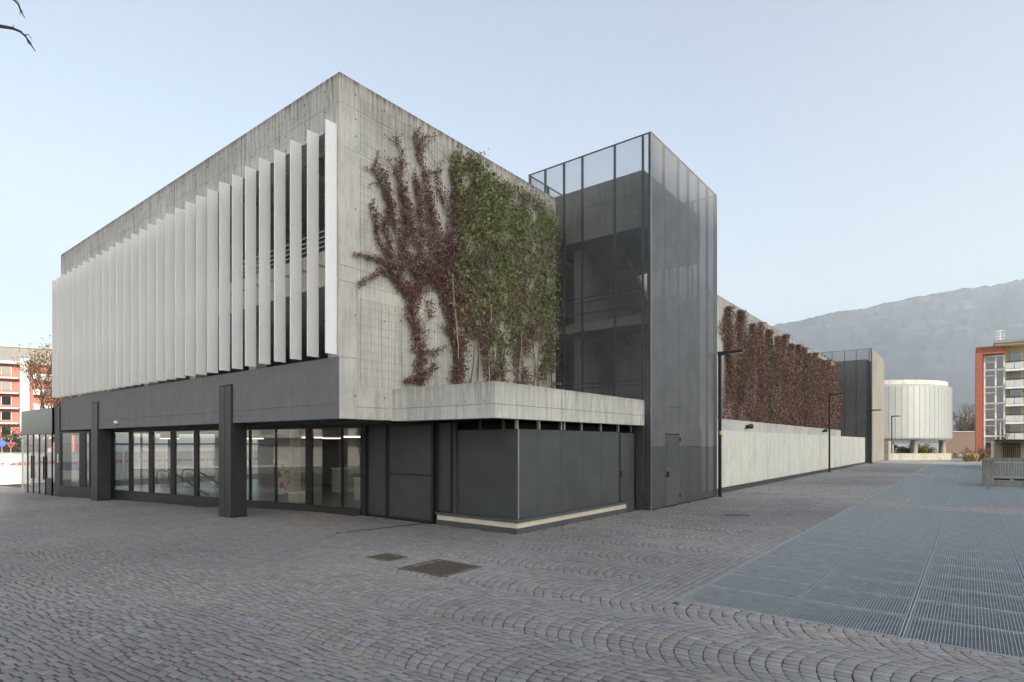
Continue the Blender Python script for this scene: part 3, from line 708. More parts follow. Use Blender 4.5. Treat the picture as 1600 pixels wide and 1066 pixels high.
# ================================================================== MESH STAIR TOWERS
def stair_tower(u0, u1, v0, v1, ztop, zconc, lposts, rposts, label, near=True):
    t = empty('stair_tower', (u0, v0, 0), label, 'tower', 'mesh stair towers')
    z0 = .02
    lv = [v0] + sorted(lposts) + [v1]
    for i in range(len(lv) - 1):
        bx('mesh_panel', M['mesh'], t, u0, u0 + .004, lv[i] + .003, lv[i + 1] - .003, z0, ztop)
    for v in lposts: bx('post', M['post'], t, u0 + .012, u0 + .09, v - .028, v + .028, z0, ztop - .01)
    side = M['mesh_side'] if near else M['far_side']
    ru = [u0] + sorted(rposts) + [u1]
    zj = 1.97
    for i in range(len(ru) - 1):
        a, b = ru[i] + .004, ru[i + 1] - .004
        if near and i == 1:        # bay with the service door
            bx('mesh_panel', side, t, a + .004, b, v0, v0 + .004, 3.30, ztop); bx('mesh_panel', side, t, a + .004, b, v0, v0 + .004, 2.40, 3.292)
        else:
            bx('mesh_panel', side, t, a + .004, b, v0, v0 + .004, zj + .004, ztop)
            bx('lower_panel', (M['mesh_solid'] if near else side), t, a + .004, b, v0, v0 + .004, z0, zj - .004)
    for u in rposts: bx('post', M['post'], t, u - .028, u + .028, v0 + .012, v0 + .09, z0, ztop - .01)
    bx('corner_post', M['post'], t, u0 + .012, u0 + .10, v0 + .012, v0 + .10, z0, ztop)
    bx('corner_trim', M['edge'], t, u0 - .012, u0 + .003, v0 - .014, v0 + .010, z0, ztop + .012)
    bx('corner_post', M['post'], t, u1 - .10, u1 - .012, v0 + .012, v0 + .10, z0, ztop)
    bx('corner_trim', M['edge'], t, u1 - .003, u1 + .012, v0 - .014, v0 + .010, z0, ztop + .012)
    # far and rear mesh sides
    n = 5
    for k in range(n):
        a, b = v0 + (v1 - v0) * k / n, v0 + (v1 - v0) * (k + 1) / n
        bx('mesh_panel', M['mesh'], t, u1 - .004, u1, a + .01, b - .003, 3.2, ztop)
        if k: bx('post', M['post'], t, u1 - .09, u1 - .012, a - .028, a + .028, 3.2, ztop - .01)
    for k in range(n):
        a, b = u0 + (u1 - u0) * k / n, u0 + (u1 - u0) * (k + 1) / n
        bx('mesh_panel', M['mesh'], t, a + .004, b - .004, v1 + .001, v1 + .005, 10.6, ztop)
        if k: bx('post', M['post'], t, a - .028, a + .028, v1 - .09, v1 - .012, 10.6, ztop - .01)
    rail_ = MB(); rail_.bar((u0 + .02, v0 + .02, ztop), (u0 + .02, v1, ztop), .035); rail_.build('top_rail', M['post'], t)
    MB().bar((u0 + .02, v0 + .02, ztop + .001), (u1, v0 + .02, ztop + .001), .035).build('top_rail', M['post'], t)
    MB().bar((u1 - .02, v0 + .04, ztop + .002), (u1 - .02, v1, ztop + .002), .035).build('top_rail', M['post'], t)
    MB().bar((u0 + .04, v1 - .02, ztop + .002), (u1 - .04, v1 - .02, ztop + .002), .035).build('top_rail', M['post'], t)
    # concrete core: crowning beam ring, landings, rear wall, stair flights
    cu0, cu1, cv0, cv1 = u0 + .50, u1 - .45, v0 + .50, v1 - .35
    zb = zconc - 1.83
    for nm, a, b, c, d in (('crown_beam', cu0, cu0 + .25, cv0, cv1), ('crown_beam', cu1 - .25, cu1, cv0, cv1), ('crown_beam', cu0 + .252, cu1 - .252, cv0, cv0 + .25), ('crown_beam', cu0 + .252, cu1 - .252, cv1 - .25, cv1)):
        for q0, q1 in ((zb, zb + .42), (zb + .428, zb + 1.15), (zb + 1.158, zconc)): bx(nm, M['core'], t, a, b, c, d, q0, q1)
    bx('stair_roof', M['core'], t, cu0 + .26, cu1 - .26, cv0 + .26, cv1 - .26, zb + .05, zb + .25)
    for z in (3.05, 6.05):
        bx('landing', M['core'], t, cu0, cu0 + 1.5, cv0, cv1, z - .08, z + .22); bx('landing', M['core'], t, cu1 - 1.3, cu1, cv0, cv1, z - 1.5, z - 1.25)
    bx('core_wall', M['core'], t, cu1 - .25, cu1, cv0 + .01, cv1, 0, 7.75); bx('core_wall', M['core'], t, cu1 - .25, cu1, cv0 + 2.6, cv1, 7.76, zb - .005)
    if not near: bx('core_wall', M['core'], t, cu0 + .01, cu1 - .26, cv0 + .01, cv1 - .3, 0, zb - .005)
    bx('core_wall', M['core'], t, cu0 + .6, cu1 - .3, -.28, -.03, 0, zb)
    bx('core_wall', M['core'], t, cu0 + 2.0, cu0 + 2.25, cv0 + .6, cv1 - 1.9, 0, 5.9)
    for k in range(3):                      # sloping flights
        za, zc = k * 3.0 + .1, k * 3.0 + 1.6
        MB().hexa([(cu0 + 1.5, cv0 + .15, za - .15), (cu1 - 1.3, cv0 + .15, zc - .15), (cu1 - 1.3, cv0 + 1.35, zc - .15), (cu0 + 1.5, cv0 + 1.35, za - .15), (cu0 + 1.5, cv0 + .15, za + .12), (cu1 - 1.3, cv0 + .15, zc + .12), (cu1 - 1.3, cv0 + 1.35, zc + .12), (cu0 + 1.5, cv0 + 1.35, za + .12)]).build('stair_flight', M['core'], t)
        MB().hexa([(cu1 - 1.3, cv0 + 1.5, zc - .15), (cu0 + 1.5, cv0 + 1.5, za + 2.85), (cu0 + 1.5, cv0 + 2.7, za + 2.85), (cu1 - 1.3, cv0 + 2.7, zc - .15), (cu1 - 1.3, cv0 + 1.5, zc + .12), (cu0 + 1.5, cv0 + 1.5, za + 3.12), (cu0 + 1.5, cv0 + 2.7, za + 3.12), (cu1 - 1.3, cv0 + 2.7, zc + .12)]).build('stair_flight', M['core'], t)
        for zz in (.5, .9, 1.05): MB().tube([(cu0 + 1.5, cv0 + .12, za + zz), (cu1 - 1.3, cv0 + .12, zc + zz)], [.02, .02], 5).build('stair_rail', M['post'], t)
        for zz in (.5, .9, 1.05): MB().tube([(cu0 + .05, cv0 + .12, za + 3.0 + zz), (cu0 + .05, cv1 - .4, za + 3.0 + zz)], [.02, .02], 5).build('stair_rail', M['post'], t)
    if near:
        d = empty('service_door', (0, 0, 0)); d.parent = t; d.matrix_parent_inverse = Matrix.Translation(-t.location)
        bx('door_leaf', M['sheet'], d, 9.99, 11.10, v0 - .03, v0 + .02, .03, 1.32); bx('door_leaf', M['mesh_solid'], d, 9.99, 11.10, v0 - .03, v0 + .02, 1.323, 2.37)
        bx('door_handle', M['black'], d, 10.02, 10.10, v0 - .10, v0 - .03, .98, 1.16); bx('door_edge', M['edge'], d, 9.965, 9.985, v0 - .02, v0 + .02, .03, 2.37)
        for z in (.25, 2.15): bx('hinge', M['black'], d, 11.09, 11.15, v0 - .055, v0 - .031, z, z + .12)
    return t
stair_tower(8.90, 14.85, -3.55, 1.22, 11.80, 10.95, [1.17, .5, -.29, -1.03, -2.26, -3.25], [9.95, 11.14, 12.03, 13.02, 13.92], 'near stair tower clad in dark see-through mesh beside the ivy')
stair_tower(63.9, 75.0, -3.15, 1.75, 12.10, 11.05, [1.6, .6, -.6, -1.7, -2.9], [66.2, 68.4, 70.6, 72.8], 'far stair tower clad in dark mesh at the end of the long wall', False)

# ================================================================== LONG WALL OF THE LANE
WW = empty('lane_wall', (14.95, -2.95, 0), 'long low cream board-marked concrete wall along the lane', 'wall')
for a, b in ((14.95, 29.27), (29.33, 44.2), (44.26, 60.6)):
    n = round((b - a) / 1.22); w = (b - a) / n
    for k in range(n):      # board-marked strips, each a hair proud or set back
        o_ = random.uniform(-.006, .006)
        bx('wall_strip', M['board_wall'], WW, a + k * w + .004, a + (k + 1) * w - .004, -2.93 + o_, -2.65, .155, 2.64)
    bx('wall_core', M['joint'], WW, a, b, -2.90, -2.66, .12, 2.62)
bx('wall_base', M['sheet'], WW, 14.95, 60.6, -2.90, -2.64, -.03, .15)
PL = empty('planter_beam', (14.95, -2.6, 0), 'grey concrete planter beam behind the cream lane wall', 'planter')
for k in range(6):
    a = 14.95 + k * 5.62; bx('concrete_panel', M['canopy'], PL, a, a + 5.613, -2.6, -2.35, 0, 3.18)
bx('planter_soil', M['bark'], PL, 15.0, 48.6, -2.34, -.01, 0, 3.05)
for i, px in enumerate((1165, 1285)):
    q = on_v(px, 668 if i == 0 else 674, -2.62); t = empty('spotlight', (q.x, -2.6, q.z), ('black spotlight on the planter beam nearest the mesh tower', 'black spotlight on the planter beam farther down the lane')[i], 'spotlight', 'spotlights on the planter')
    MB().tube([(q.x - .12, -2.75, q.z + .02), (q.x + .16, -2.85, q.z + .06)], [.10, .13], 10).build('lamp_head', M['black'], t)
    MB().bar((q.x, -2.599, q.z - .05), (q.x, -2.78, q.z), .05).build('bracket', M['black'], t)

# street lamps
LL = ('tall dark street lamp with a yellow sticker beside the near mesh tower', 'dark street lamp in front of the cream lane wall', 'dark street lamp beside the far mesh tower', 'farthest dark street lamp in front of the round building')
for i, (u, v, H_) in enumerate(((14.72, -3.72, 5.62), (38.3, -3.5, 5.55), (60.9, -3.4, 5.45), (76.9, -3.75, 5.4))):
    t = empty('street_lamp', (u, v, 0), LL[i], 'street lamp', 'street lamps along the lane')
    bx('pole', M['frame'], t, u - .06, u + .06, v - .055, v - .005, -.02, H_, .006)
    bx('pole', M['post'], t, u - .05, u + .05, v + .005, v + .055, -.02, H_ - .03, .006)
    for z in (.6, 2.0, 3.5, 5.0): bx('spacer', M['frame'], t, u - .03, u + .03, v - .0049, v + .0049, z, z + .06)
    MB().hexa([(u - .09, v - .88, H_ - .085), (u + .09, v - .88, H_ - .085), (u + .09, v + .06, H_ - .12), (u - .09, v + .06, H_ - .12), (u - .09, v - .88, H_ + .01), (u + .09, v - .88, H_ + .01), (u + .09, v + .06, H_ + .01), (u - .09, v + .06, H_ + .01)]).build('lamp_head', M['post'], t)
    bx('lens', M['white'], t, u - .07, u + .07, v - .84, v - .35, H_ - .112, H_ - .088)
    bx('base_plate', M['frame'], t, u - .12, u + .12, v - .12, v + .12, -.02, .012)
    if i == 0: bx('sticker', M['yellow'], t, u - .064, u - .0605, v - .05, v - .01, 2.42, 2.56); bx('sticker', M['yellow'], t, u - .055, u + .055, v - .058, v - .0555, 2.42, 2.56)

# ================================================================== CREEPERS
def leaves_mesh(name, pts, size, cols, parent, facing=(0, -1, 0), spread=.75):
    """pts n,3 ; folded diamond leaves"""
    n = len(pts); f = np.array(facing, float)
    nr = f + RNG.normal(0, spread, (n, 3)); nr[:, 2] += .25; nr /= np.linalg.norm(nr, axis=1)[:, None]
    dn = np.array([0, 0, -1.0]) + RNG.normal(0, .55, (n, 3)); dn -= (dn * nr).sum(1)[:, None] * nr; dn /= np.linalg.norm(dn, axis=1)[:, None]
    sx = np.cross(nr, dn); s = size[:, None]
    w = RNG.uniform(.55, .85, (n, 1))
    a = pts - dn * s * .5; b = pts + sx * s * w * .5 + nr * s * .12; c = pts + dn * s * .55; d = pts - sx * s * w * .5 + nr * s * .12
    V = np.stack([a, b, c, d], 1).reshape(-1, 3); q = np.arange(n)[:, None] * 4
    F = np.concatenate([q + np.array([[0, 1, 2]]), q + np.array([[0, 2, 3]])], 0)
    o = np_mesh(name, V, F, M['leaf'], parent, np.repeat(cols, 4, axis=0)); o['kind'] = 'stuff'; return o
def red_cols(n, brown=.25):
    base = np.array([.19, .098, .092]); c = base * RNG.lognormal(0, .42, (n, 1)) * np.array([1, 1, 1]) * (1 + RNG.normal(0, .10, (n, 3)))
    b = RNG.random(n) < brown; c[b] = np.array([.21, .145, .095]) * RNG.lognormal(0, .35, (b.sum(), 1))
    return np.clip(c, .008, .4)
def green_cols(n):
    c = np.array([.205, .235, .085]) * RNG.lognormal(0, .40, (n, 1)) * (1 + RNG.normal(0, .12, (n, 3)))
    y = RNG.random(n) < .12; c[y] = np.array([.19, .185, .05]) * RNG.lognormal(0, .25, (y.sum(), 1)); return np.clip(c, .01, .4)
def stroke_points(poly, dens=1.0):
    """poly: photo-traced stem line (px,py,halfwidth px); returns leaf anchor points on the wall and the stem line"""
    out = []; line = [on_v(p[0], p[1], -.07) for p in poly]
    for (x0, y0, w0), (x1, y1, w1) in zip(poly[:-1], poly[1:]):
        L = math.hypot(x1 - x0, y1 - y0); n = int(L * (w0 + w1) * .5 * .85 * dens)
        for _ in range(n):
            t = random.random(); w = w0 + (w1 - w0) * t
            k = random.gauss(0, .40) * w; nx, ny = -(y1 - y0) / L, (x1 - x0) / L
            wob = 2.5 * math.sin((y0 + (y1 - y0) * t) * .11 + x0)
            out.append((x0 + (x1 - x0) * t + nx * k + wob, y0 + (y1 - y0) * t + ny * k + random.gauss(0, 1.5)))
    return out, line
def to_wall(pix, depth=.20):
    r = []
    for x, y in pix:
        q = on_v(x, y, 0)
        if q.z > 10.5 or q.x > 8.8: continue
        r.append((q.x, -.03 - abs(random.gauss(0, depth * .5)), q.z))
    return np.array(r)
red_strokes = [
    [(653, 602, 17), (650, 575, 16), (655, 548, 22), (648, 520, 23), (642, 490, 20), (636, 462, 22), (632, 440, 24)],
    [(640, 590, 10), (628, 597, 9), (668, 582, 10), (676, 572, 7)],
    [(640, 465, 14), (614, 438, 11), (590, 421, 9), (572, 438, 9), (558, 446, 7)],
    [(628, 440, 14), (604, 416, 11), (580, 404, 9), (564, 400, 8), (552, 398, 5)],
    [(612, 425, 12), (598, 396, 10), (586, 362, 8), (580, 338, 5), (577, 318, 3)],
    [(622, 430, 13), (606, 385, 10), (600, 352, 9), (606, 322, 8), (603, 296, 5), (598, 268, 4), (586, 258, 3)],
    [(632, 425, 13), (620, 380, 9), (614, 345, 10), (607, 318, 8), (596, 290, 5), (590, 276, 4), (580, 266, 4), (586, 254, 2)],
    [(640, 430, 14), (634, 395, 9), (630, 360, 9), (626, 325, 6), (622, 294, 5), (618, 268, 5), (628, 258, 3)],
    [(650, 440, 14), (650, 400, 12), (643, 360, 11), (634, 320, 8), (626, 290, 5), (620, 262, 4), (626, 236, 2), (616, 214, 1.5)],
    [(655, 440, 14), (660, 400, 13), (655, 360, 11), (652, 328, 9), (648, 300, 8), (644, 278, 6)],
    [(668, 440, 16), (672, 390, 12), (668, 340, 10), (665, 300, 9), (662, 270, 9), (655, 250, 7), (648, 230, 6), (646, 208, 4), (652, 198, 2)],
    [(650, 234, 4), (655, 222, 3), (660, 214, 2)],
    [(680, 440, 14), (684, 400, 12), (680, 360, 8), (672, 330, 9), (668, 300, 8)],
    [(692, 440, 12), (694, 395, 8), (700, 360, 6), (694, 325, 5), (686, 300, 5), (678, 284, 4)],
    [(705, 400, 9), (706, 350, 8), (705, 300, 7), (703, 262, 6)],
    [(640, 460, 26), (668, 440, 28), (690, 425, 26)], [(680, 455, 22), (690, 420, 22), (700, 390, 16)],
    [(708, 600, 8), (712, 572, 11), (713, 540, 9), (700, 515, 9), (694, 480, 12), (690, 450, 16)],
    [(690, 540, 4), (676, 555, 3), (668, 545, 3)], [(672, 500, 4), (668, 470, 5)],
]
def tendrils(strokes):
    out = []
    for st in strokes:
        for (x0, y0, w0), (x1, y1, w1) in zip(st[:-1], st[1:]):
            for _ in range(2 if w0 > 5 else 1):
                if random.random() < .25: continue
                t = random.random(); x, y = x0 + (x1 - x0) * t, y0 + (y1 - y0) * t; a = math.atan2(y1 - y0, x1 - x0) + random.gauss(0, .75); L = random.uniform(10, 34); pp = [(x, y, 2.6)]
                for k in range(4): a += random.gauss(0, .3); x += math.cos(a) * L / 4; y += math.sin(a) * L / 4 - .8; pp.append((x, y, 2.4 - .45 * k))
                if y < 596: out.append(pp)
    return out
red_strokes = [[(x, y, w * (.74 if w > 6 else .9)) for x, y, w in st] for st in red_strokes]
red_strokes += tendrils([st for st in red_strokes if st[-1][0] > 570])
RV = empty('red_creeper', tuple(on_v(652, 604, -.1)), 'dark red creeper branching up the concrete wall left of the green ivy', 'creeper', 'creepers on the near wall')
pix = []; lines = []
for st in red_strokes:
    p, l = stroke_points(st); pix += p; lines.append(l)
P = to_wall(pix); n = len(P)
leaves_mesh('leaves', P, RNG.choice([.75, 1.0, 1.3], n, p=[.4, .4, .2]) * RNG.uniform(.032, .066, n), red_cols(n, .22), RV)
sm = MB()
for l in lines: sm.tube([q + Vector((random.gauss(0, .015), 0, 0)) for q in l], [.011 - .007 * i / len(l) for i in range(len(l))], 4, False)
for x0, x1, y1 in ((640, 620, 205), (700, 660, 220), (690, 672, 226), (720, 690, 232)):   # bare runners on the concrete
    pts = [on_v(x0 + (x1 - x0) * t + 5 * math.sin(t * 7 + x0), 300 + (y1 - 300) * t, -.03) for t in np.linspace(0, 1, 9)]
    sm.tube(pts, [.005] * 9, 3, False)
sm.build('stems', M['stem'], RV)
# green mass with brown lower parts
gpoly = [(702, 240), (709, 234), (716, 240), (719, 262), (725, 246), (733, 241), (744, 246), (752, 262), (764, 268), (774, 285), (785, 288), (797, 288), (806, 298), (820, 302), (834, 309), (846, 318), (855, 328), (864, 338), (868, 350), (868, 604), (845, 604), (838, 585), (835, 560), (827, 530), (822, 560), (826, 604), (803, 604), (799, 560), (790, 528), (783, 560), (787, 604), (757, 604), (752, 570), (745, 535), (728, 520), (722, 560), (724, 604), (700, 604), (706, 560), (702, 520), (692, 470), (690, 430), (700, 405), (706, 360), (704, 300)]
def inside(x, y, poly):
    c = False; j = len(poly) - 1
    for i in range(len(poly)):
        xi, yi = poly[i]; xj, yj = poly[j]
        if (yi > y) != (yj > y) and x < (xj - xi) * (y - yi) / (yj - yi) + xi: c = not c
        j = i
    return c
GV = empty('green_ivy', tuple(on_v(770, 604, -.1)), 'thick green ivy hanging over the concrete wall beside the near mesh tower', 'ivy', 'creepers on the near wall')
gp, rp = [], []
from mathutils import noise as mnoise
while len(gp) + len(rp) < 25000:
    x, y = random.uniform(688, 870), random.uniform(232, 606)
    if not inside(x + random.gauss(0, 3), y + random.gauss(0, 3), gpoly): continue
    nz = mnoise.noise((x * .035, y * .018, 3.1)); n2 = mnoise.noise((x * .09, y * .04, 7.7))
    if n2 < -.42 + max(0, (y - 450) / 330) * .45: continue          # gaps, more of them low down
    green = .92 - max(0, (y - 330) / 270) * .62 + (x - 780) / 200 * .55 + nz * .75
    if y > 520: green += -.15
    (gp if random.random() < green else rp).append((x, y))
P = to_wall(gp, .34); leaves_mesh('leaves', P, RNG.choice([.7, 1.0, 1.35], len(P)) * RNG.uniform(.045, .095, len(P)), green_cols(len(P)), GV)
P = to_wall(rp, .26); leaves_mesh('brown_leaves', P, RNG.uniform(.045, .095, len(P)), red_cols(len(P), .5), GV)
sm = MB()
for x in (712, 716, 735, 742, 752, 768, 776, 790, 812, 815, 830, 846, 856):
    top = random.uniform(300, 420)
    pts = [on_v(x + 6 * math.sin(t * 6 + x), 606 + (top - 606) * t, -.08 - .05 * math.sin(t * 5)) for t in np.linspace(0, 1, 12)]
    sm.tube(pts, [.020 - .012 * i / 12 for i in range(12)], 5, False)
for pl_ in ([(707, 428), (709, 465), (713, 505), (716, 540), (716, 560)], [(764, 565), (765, 600)], [(815, 520), (815, 575)], [(768, 475), (767, 505)]):
    MB().tube([on_v(x, y, -.28) for x, y in pl_], [.016] * len(pl_), 5, False).build('old_stem', M['stem_pale'], GV)
sm.build('stems', M['stem'], GV)
# far wall: individual columns of creeper
def column_creeper(i, uc_, w, ztop, label):
    t = empty('wall_creeper', (uc_, -.1, 3.05), label, 'creeper', 'creeper columns on the long wall')
    d = uc_ + 8; area = w * (ztop - 3.1); n = int(min(8000, area * 640 * (24 / d) ** .7)); pts = []; 
    sz = .075 * max(1, d / 28) ** .75
    while len(pts) < n:
        z = 3.0 + (ztop - 3.0) * (1 - random.random() ** .82 * 1.0) if random.random() < .5 else random.uniform(3.0, ztop); f = (z - 3.0) / (ztop - 3.0)
        prof = .62 + .38 * math.sin(f * 5 + uc_) if f < .75 else max(.05, (1.0 - f) / .25 * .8)
        u = uc_ + random.gauss(0, .46) * w * max(.12, prof) + .25 * math.sin(z * .8 + uc_ * 2)
        if mnoise.noise((u * 1.4, z * .6, 5.0)) < -.5 + (.3 if z < 5 and i < 2 else 0): continue
        if u < 14.95: continue
        pts.append((u, -.05 - abs(random.gauss(0, .20)), z))
    P = np.array(pts); c = red_cols(n, .42); 
    c *= random.uniform(1.1, 1.4)
    if i in (4, 10): g = RNG.random(n) < .3; c[g] = green_cols(g.sum()) * .7
    leaves_mesh('leaves', P, RNG.uniform(.7, 1.4, n) * sz, c, t)
    s_ = MB()
    for k in range(3):
        x = uc_ + random.gauss(0, .22 * w); s_.tube([(x + .1 * math.sin(q * 1.3 + k), -.06, 3.0 + (ztop - 3.2) * q / 7) for q in range(8)], [.022 - .002 * q for q in range(8)], 4, False)
    s_.build('stems', M['stem_pale'] if k % 2 == 0 and i < 2 else M['stem'], t)
ordw = ['first', 'second', 'third', 'fourth', 'fifth', 'sixth', 'seventh', 'eighth', 'ninth', 'tenth', 'eleventh', 'twelfth', 'thirteenth', 'fourteenth', 'fifteenth', 'sixteenth', 'seventeenth']
ucs = []; u = 27.0
while u < 61.5: ucs.append(u); u += 2.15
for i, u in enumerate(ucs):
    column_creeper(i, u, 2.5, 10.15 + .3 * math.sin(i * 2.4) * random.uniform(.5, 1), '%s dark red creeper column from the near tower on the long concrete wall' % ordw[i])

# ================================================================== ROUND RAMP BUILDING
DC = at_d(1354, 692, 82.5); DR = 9.7
RB = empty('round_ramp', (DC.x, DC.y, 0), 'round concrete ramp building wrapped in pale translucent panels', 'building')
M['screen'] = plain('pale_screen', (.235, .255, .262), .4, 0, .5, .05, 1)
M['screen_edge'] = plain('screen_edge', (.36, .37, .37), .4, 0, .5, .03, 1)
def ring(r0, r1, z0, z1, a0, a1, k):
    mb = MB()
    for i in range(k):
        a, b = a0 + (a1 - a0) * i / k, a0 + (a1 - a0) * (i + 1) / k
        p = lambda r, t, z: (DC.x + r * math.cos(t), DC.y + r * math.sin(t), z)
        mb.quad(p(r1, a, z0), p(r1, b, z0), p(r1, b, z1), p(r1, a, z1)); mb.quad(p(r0, b, z0), p(r0, a, z0), p(r0, a, z1), p(r0, b, z1))
        mb.quad(p(r0, a, z1), p(r1, a, z1), p(r1, b, z1), p(r0, b, z1)); mb.quad(p(r0, b, z0), p(r1, b, z0), p(r1, a, z0), p(r0, a, z0))
    return mb
ring(DR - .75, DR - .45, 9.2, 10.05, 0, 6.2832, 64).build('rim_wall', M['canopy'], RB)
ring(2.2, DR - .5, 5.6, 5.95, 0, 6.2832, 48).build('ramp_deck', M['core'], RB); ring(2.2, DR - .5, 8.6, 8.9, 0, 6.2832, 48).build('ramp_deck', M['core'], RB)
ring(2.2, DR - .4, 2.45, 2.95, 0, 6.2832, 64).build('ramp_deck', M['canopy'], RB)
ring(1.9, 2.2, 0, 9.9, 0, 6.2832, 32).build('core_wall', M['core'], RB)
npan = 84
for k in range(npan):
    a = 2 * math.pi * k / npan
    mb = MB(); p = lambda r, t, z: Vector((DC.x + r * math.cos(t), DC.y + r * math.sin(t), z))
    b = a + 2 * math.pi / npan * .97
    prof = [(DR - .04, 2.6), (DR, 2.75), (DR, 9.15), (DR - .10, 9.38), (DR - .35, 9.5)]
    for (r0, z0), (r1, z1) in zip(prof[:-1], prof[1:]):
        mb.quad(p(r0, a, z0), p(r0, b, z0), p(r1, b, z1), p(r1, a, z1)); mb.quad(p(r0 - .03, b, z0), p(r0 - .03, a, z0), p(r1 - .03, a, z1), p(r1 - .03, b, z1))
    mb.build('screen_panel', M['screen'], RB)
    q = b + 2 * math.pi / npan * .015
    MB().bar(p(DR + .01, q, 2.6), p(DR + .01, q, 9.2), .035, .03).build('screen_rib', M['screen_edge'], RB)
for a in (math.pi * 1.08, math.pi * 1.24, math.pi * 1.47, math.pi * .85):
    MB().tube([(DC.x + (DR - 1.0) * math.cos(a), DC.y + (DR - 1.0) * math.sin(a), -.03), (DC.x + (DR - 1.0) * math.cos(a), DC.y + (DR - 1.0) * math.sin(a), 2.45)], [.38, .38], 14).build('column', M['core'], RB, True)
a_, b_ = at_d(1380, 708, 71), at_d(1485, 708, 72)
LW = MB(); LW.bar((a_.x, a_.y, .38), (b_.x, b_.y, .38), .3, .85); tag(LW.build('low_wall', M['rough']), 'low pale concrete wall in front of the round building', 'wall')
bx_ = MB(); q = at_d(1384, 700, 70.5); bx_.box(q.x - .2, q.x + 6, q.y - .3, q.y + 3.0, 0, 2.3); tag(bx_.build('link_wall', M['core']), 'grey concrete block between far tower and round building', 'wall')

# ================================================================== TREES AND SHRUBS
def bare_tree(name, base, H_, spread, label, depth=4, seed=1, leafcol=None, nleaf=0, leafsize=.2, group=None, trunk_r=.18, up=.5, upright=False):
    rnd = random.Random(seed); t = empty(name, tuple(base), label, 'tree', group)
    tr, br = MB(), MB(); tips = []
    base = Vector(base)
    def grow(p, d, L, r, lev):
        pts = [p]; q = p
        for k in range(4):
            d = (d + Vector((rnd.gauss(0, .13), rnd.gauss(0, .13), rnd.gauss(.06, .07) * up * 2))).normalized(); q = q + d * L / 4; pts.append(q)
        rr = [r * (1 - .13 * k) for k in range(5)]
        (tr if lev == 0 else br).tube(pts, rr, 6 if lev < 2 else 3, False)
        if lev >= 2: tips.extend(pts[1:])
        if lev >= depth: return
        nb = 9 if lev == 0 else rnd.choice((3, 4, 4, 5))
        for k in range(nb):
            s = rnd.choice((2, 3, 4, 4)) if lev else 1 + k % 4; a = rnd.uniform(0, 6.283); tilt = rnd.uniform(.35, .9) * spread
            pd = d.orthogonal().normalized(); pd.rotate(Matrix.Rotation(a, 3, d)); nd = (d * math.cos(tilt) + pd * math.sin(tilt)).normalized()
            grow(pts[s], nd, L * rnd.uniform(.5, .75), r * .5, lev + 1)
    grow(base, Vector((0, 0, 1)), H_ * (.62 if upright else .42), trunk_r, 0)
    tr.build('trunk', M['bark'], t, True); br.build('branches', M['bark'], t)
    if nleaf:
        idx = [rnd.randrange(len(tips)) for _ in range(nleaf)]; P = np.array([tuple(tips[i]) for i in idx]) + RNG.normal(0, leafsize * 1.6, (nleaf, 3))
        c = np.array(leafcol) * RNG.lognormal(0, .35, (nleaf, 1)); leaves_mesh('leaves', P, RNG.uniform(.6, 1.4, nleaf) * leafsize, c, t, (0, -.5, 0), 1.2)
    return t
def shrub(name, base, rx, rz, label, cols, n=1400, leafsize=.14, cat='shrub', group=None):
    t = empty(name, tuple(base), label, cat, group); base = Vector(base); P = []; lobes = [(random.gauss(0, rx * .45), random.gauss(0, rx * .45), random.uniform(.3, 1) * rz, random.uniform(.3, .55)) for _ in range(9)]
    for _ in range(n):
        a, b, c, r = random.choice(lobes); d = Vector((random.gauss(0, 1), random.gauss(0, 1), random.gauss(0, 1))).normalized() * (random.random() ** .4)
        P.append((base.x + a + d.x * rx * r, base.y + b + d.y * rx * r, base.z + max(.03, c + d.z * rz * r)))
    cc = np.array(cols) * RNG.lognormal(0, .4, (n, 1)); leaves_mesh('leaves', np.array(P), RNG.uniform(.6, 1.4, n) * leafsize, cc, t, (0, -.3, .3), 1.2)
    s_ = MB()
    for k in range(7): s_.tube([base + Vector((random.gauss(0, .1), random.gauss(0, .1), -.03)), base + Vector((random.gauss(0, rx * .3), random.gauss(0, rx * .3), rz * .6)), base + Vector((random.gauss(0, rx * .6), random.gauss(0, rx * .6), rz * random.uniform(.8, 1.3)))], [.03, .02, .006], 4, False)
    s_.build('stems', M['bark'], t)
    return t
def gp_(px, d): q = at_d(px, 692, d); return Vector((q.x, q.y, gz(q.y) - .03))
bare_tree('brown_tree', gp_(60, 62), 10.0, .55, 'tall tree with rusty winter leaves between the red apartment house and the fins', 4, 3, (.20, .115, .065), 9000, .17, None, .24, .9, True)
bare_tree('bare_tree', gp_(1512, 150), 13, .85, 'bare pinkish winter tree behind the brown wall, nearer the round building', 4, 5, (.22, .15, .13), 900, .22, 'bare trees behind the brown wall', .3)
bare_tree('bare_tree', gp_(1500, 165), 13, .9, 'bare pinkish winter tree partly hidden by the round building', 4, 6, (.22, .15, .13), 900, .22, 'bare trees behind the brown wall', .3)
bare_tree('bare_tree', gp_(1528, 158), 11, .9, 'bare pinkish winter tree just left of the red house front', 4, 8, (.22, .15, .13), 700, .22, 'bare trees behind the brown wall', .3)
shrub('olive_shrub', gp_(1556, 78), 2.0, 4.3, 'rounded olive green shrub before the glazed stairwell', (.10, .105, .055), 2200, .16)
shrub('dry_grass_clump', gp_(1512, 66), 1.0, .9, 'dry straw coloured grasses beside the round building', (.32, .24, .12), 1100, .16)
shrub('dry_shrub', gp_(1530, 67), 1.2, 1.1, 'dry brown shrub in front of the brown wall', (.17, .105, .06), 1300, .14)
shrub('dry_shrub', gp_(1545, 68), 1.0, 1.3, 'dry reddish shrub below the olive shrub', (.16, .085, .06), 1100, .13)
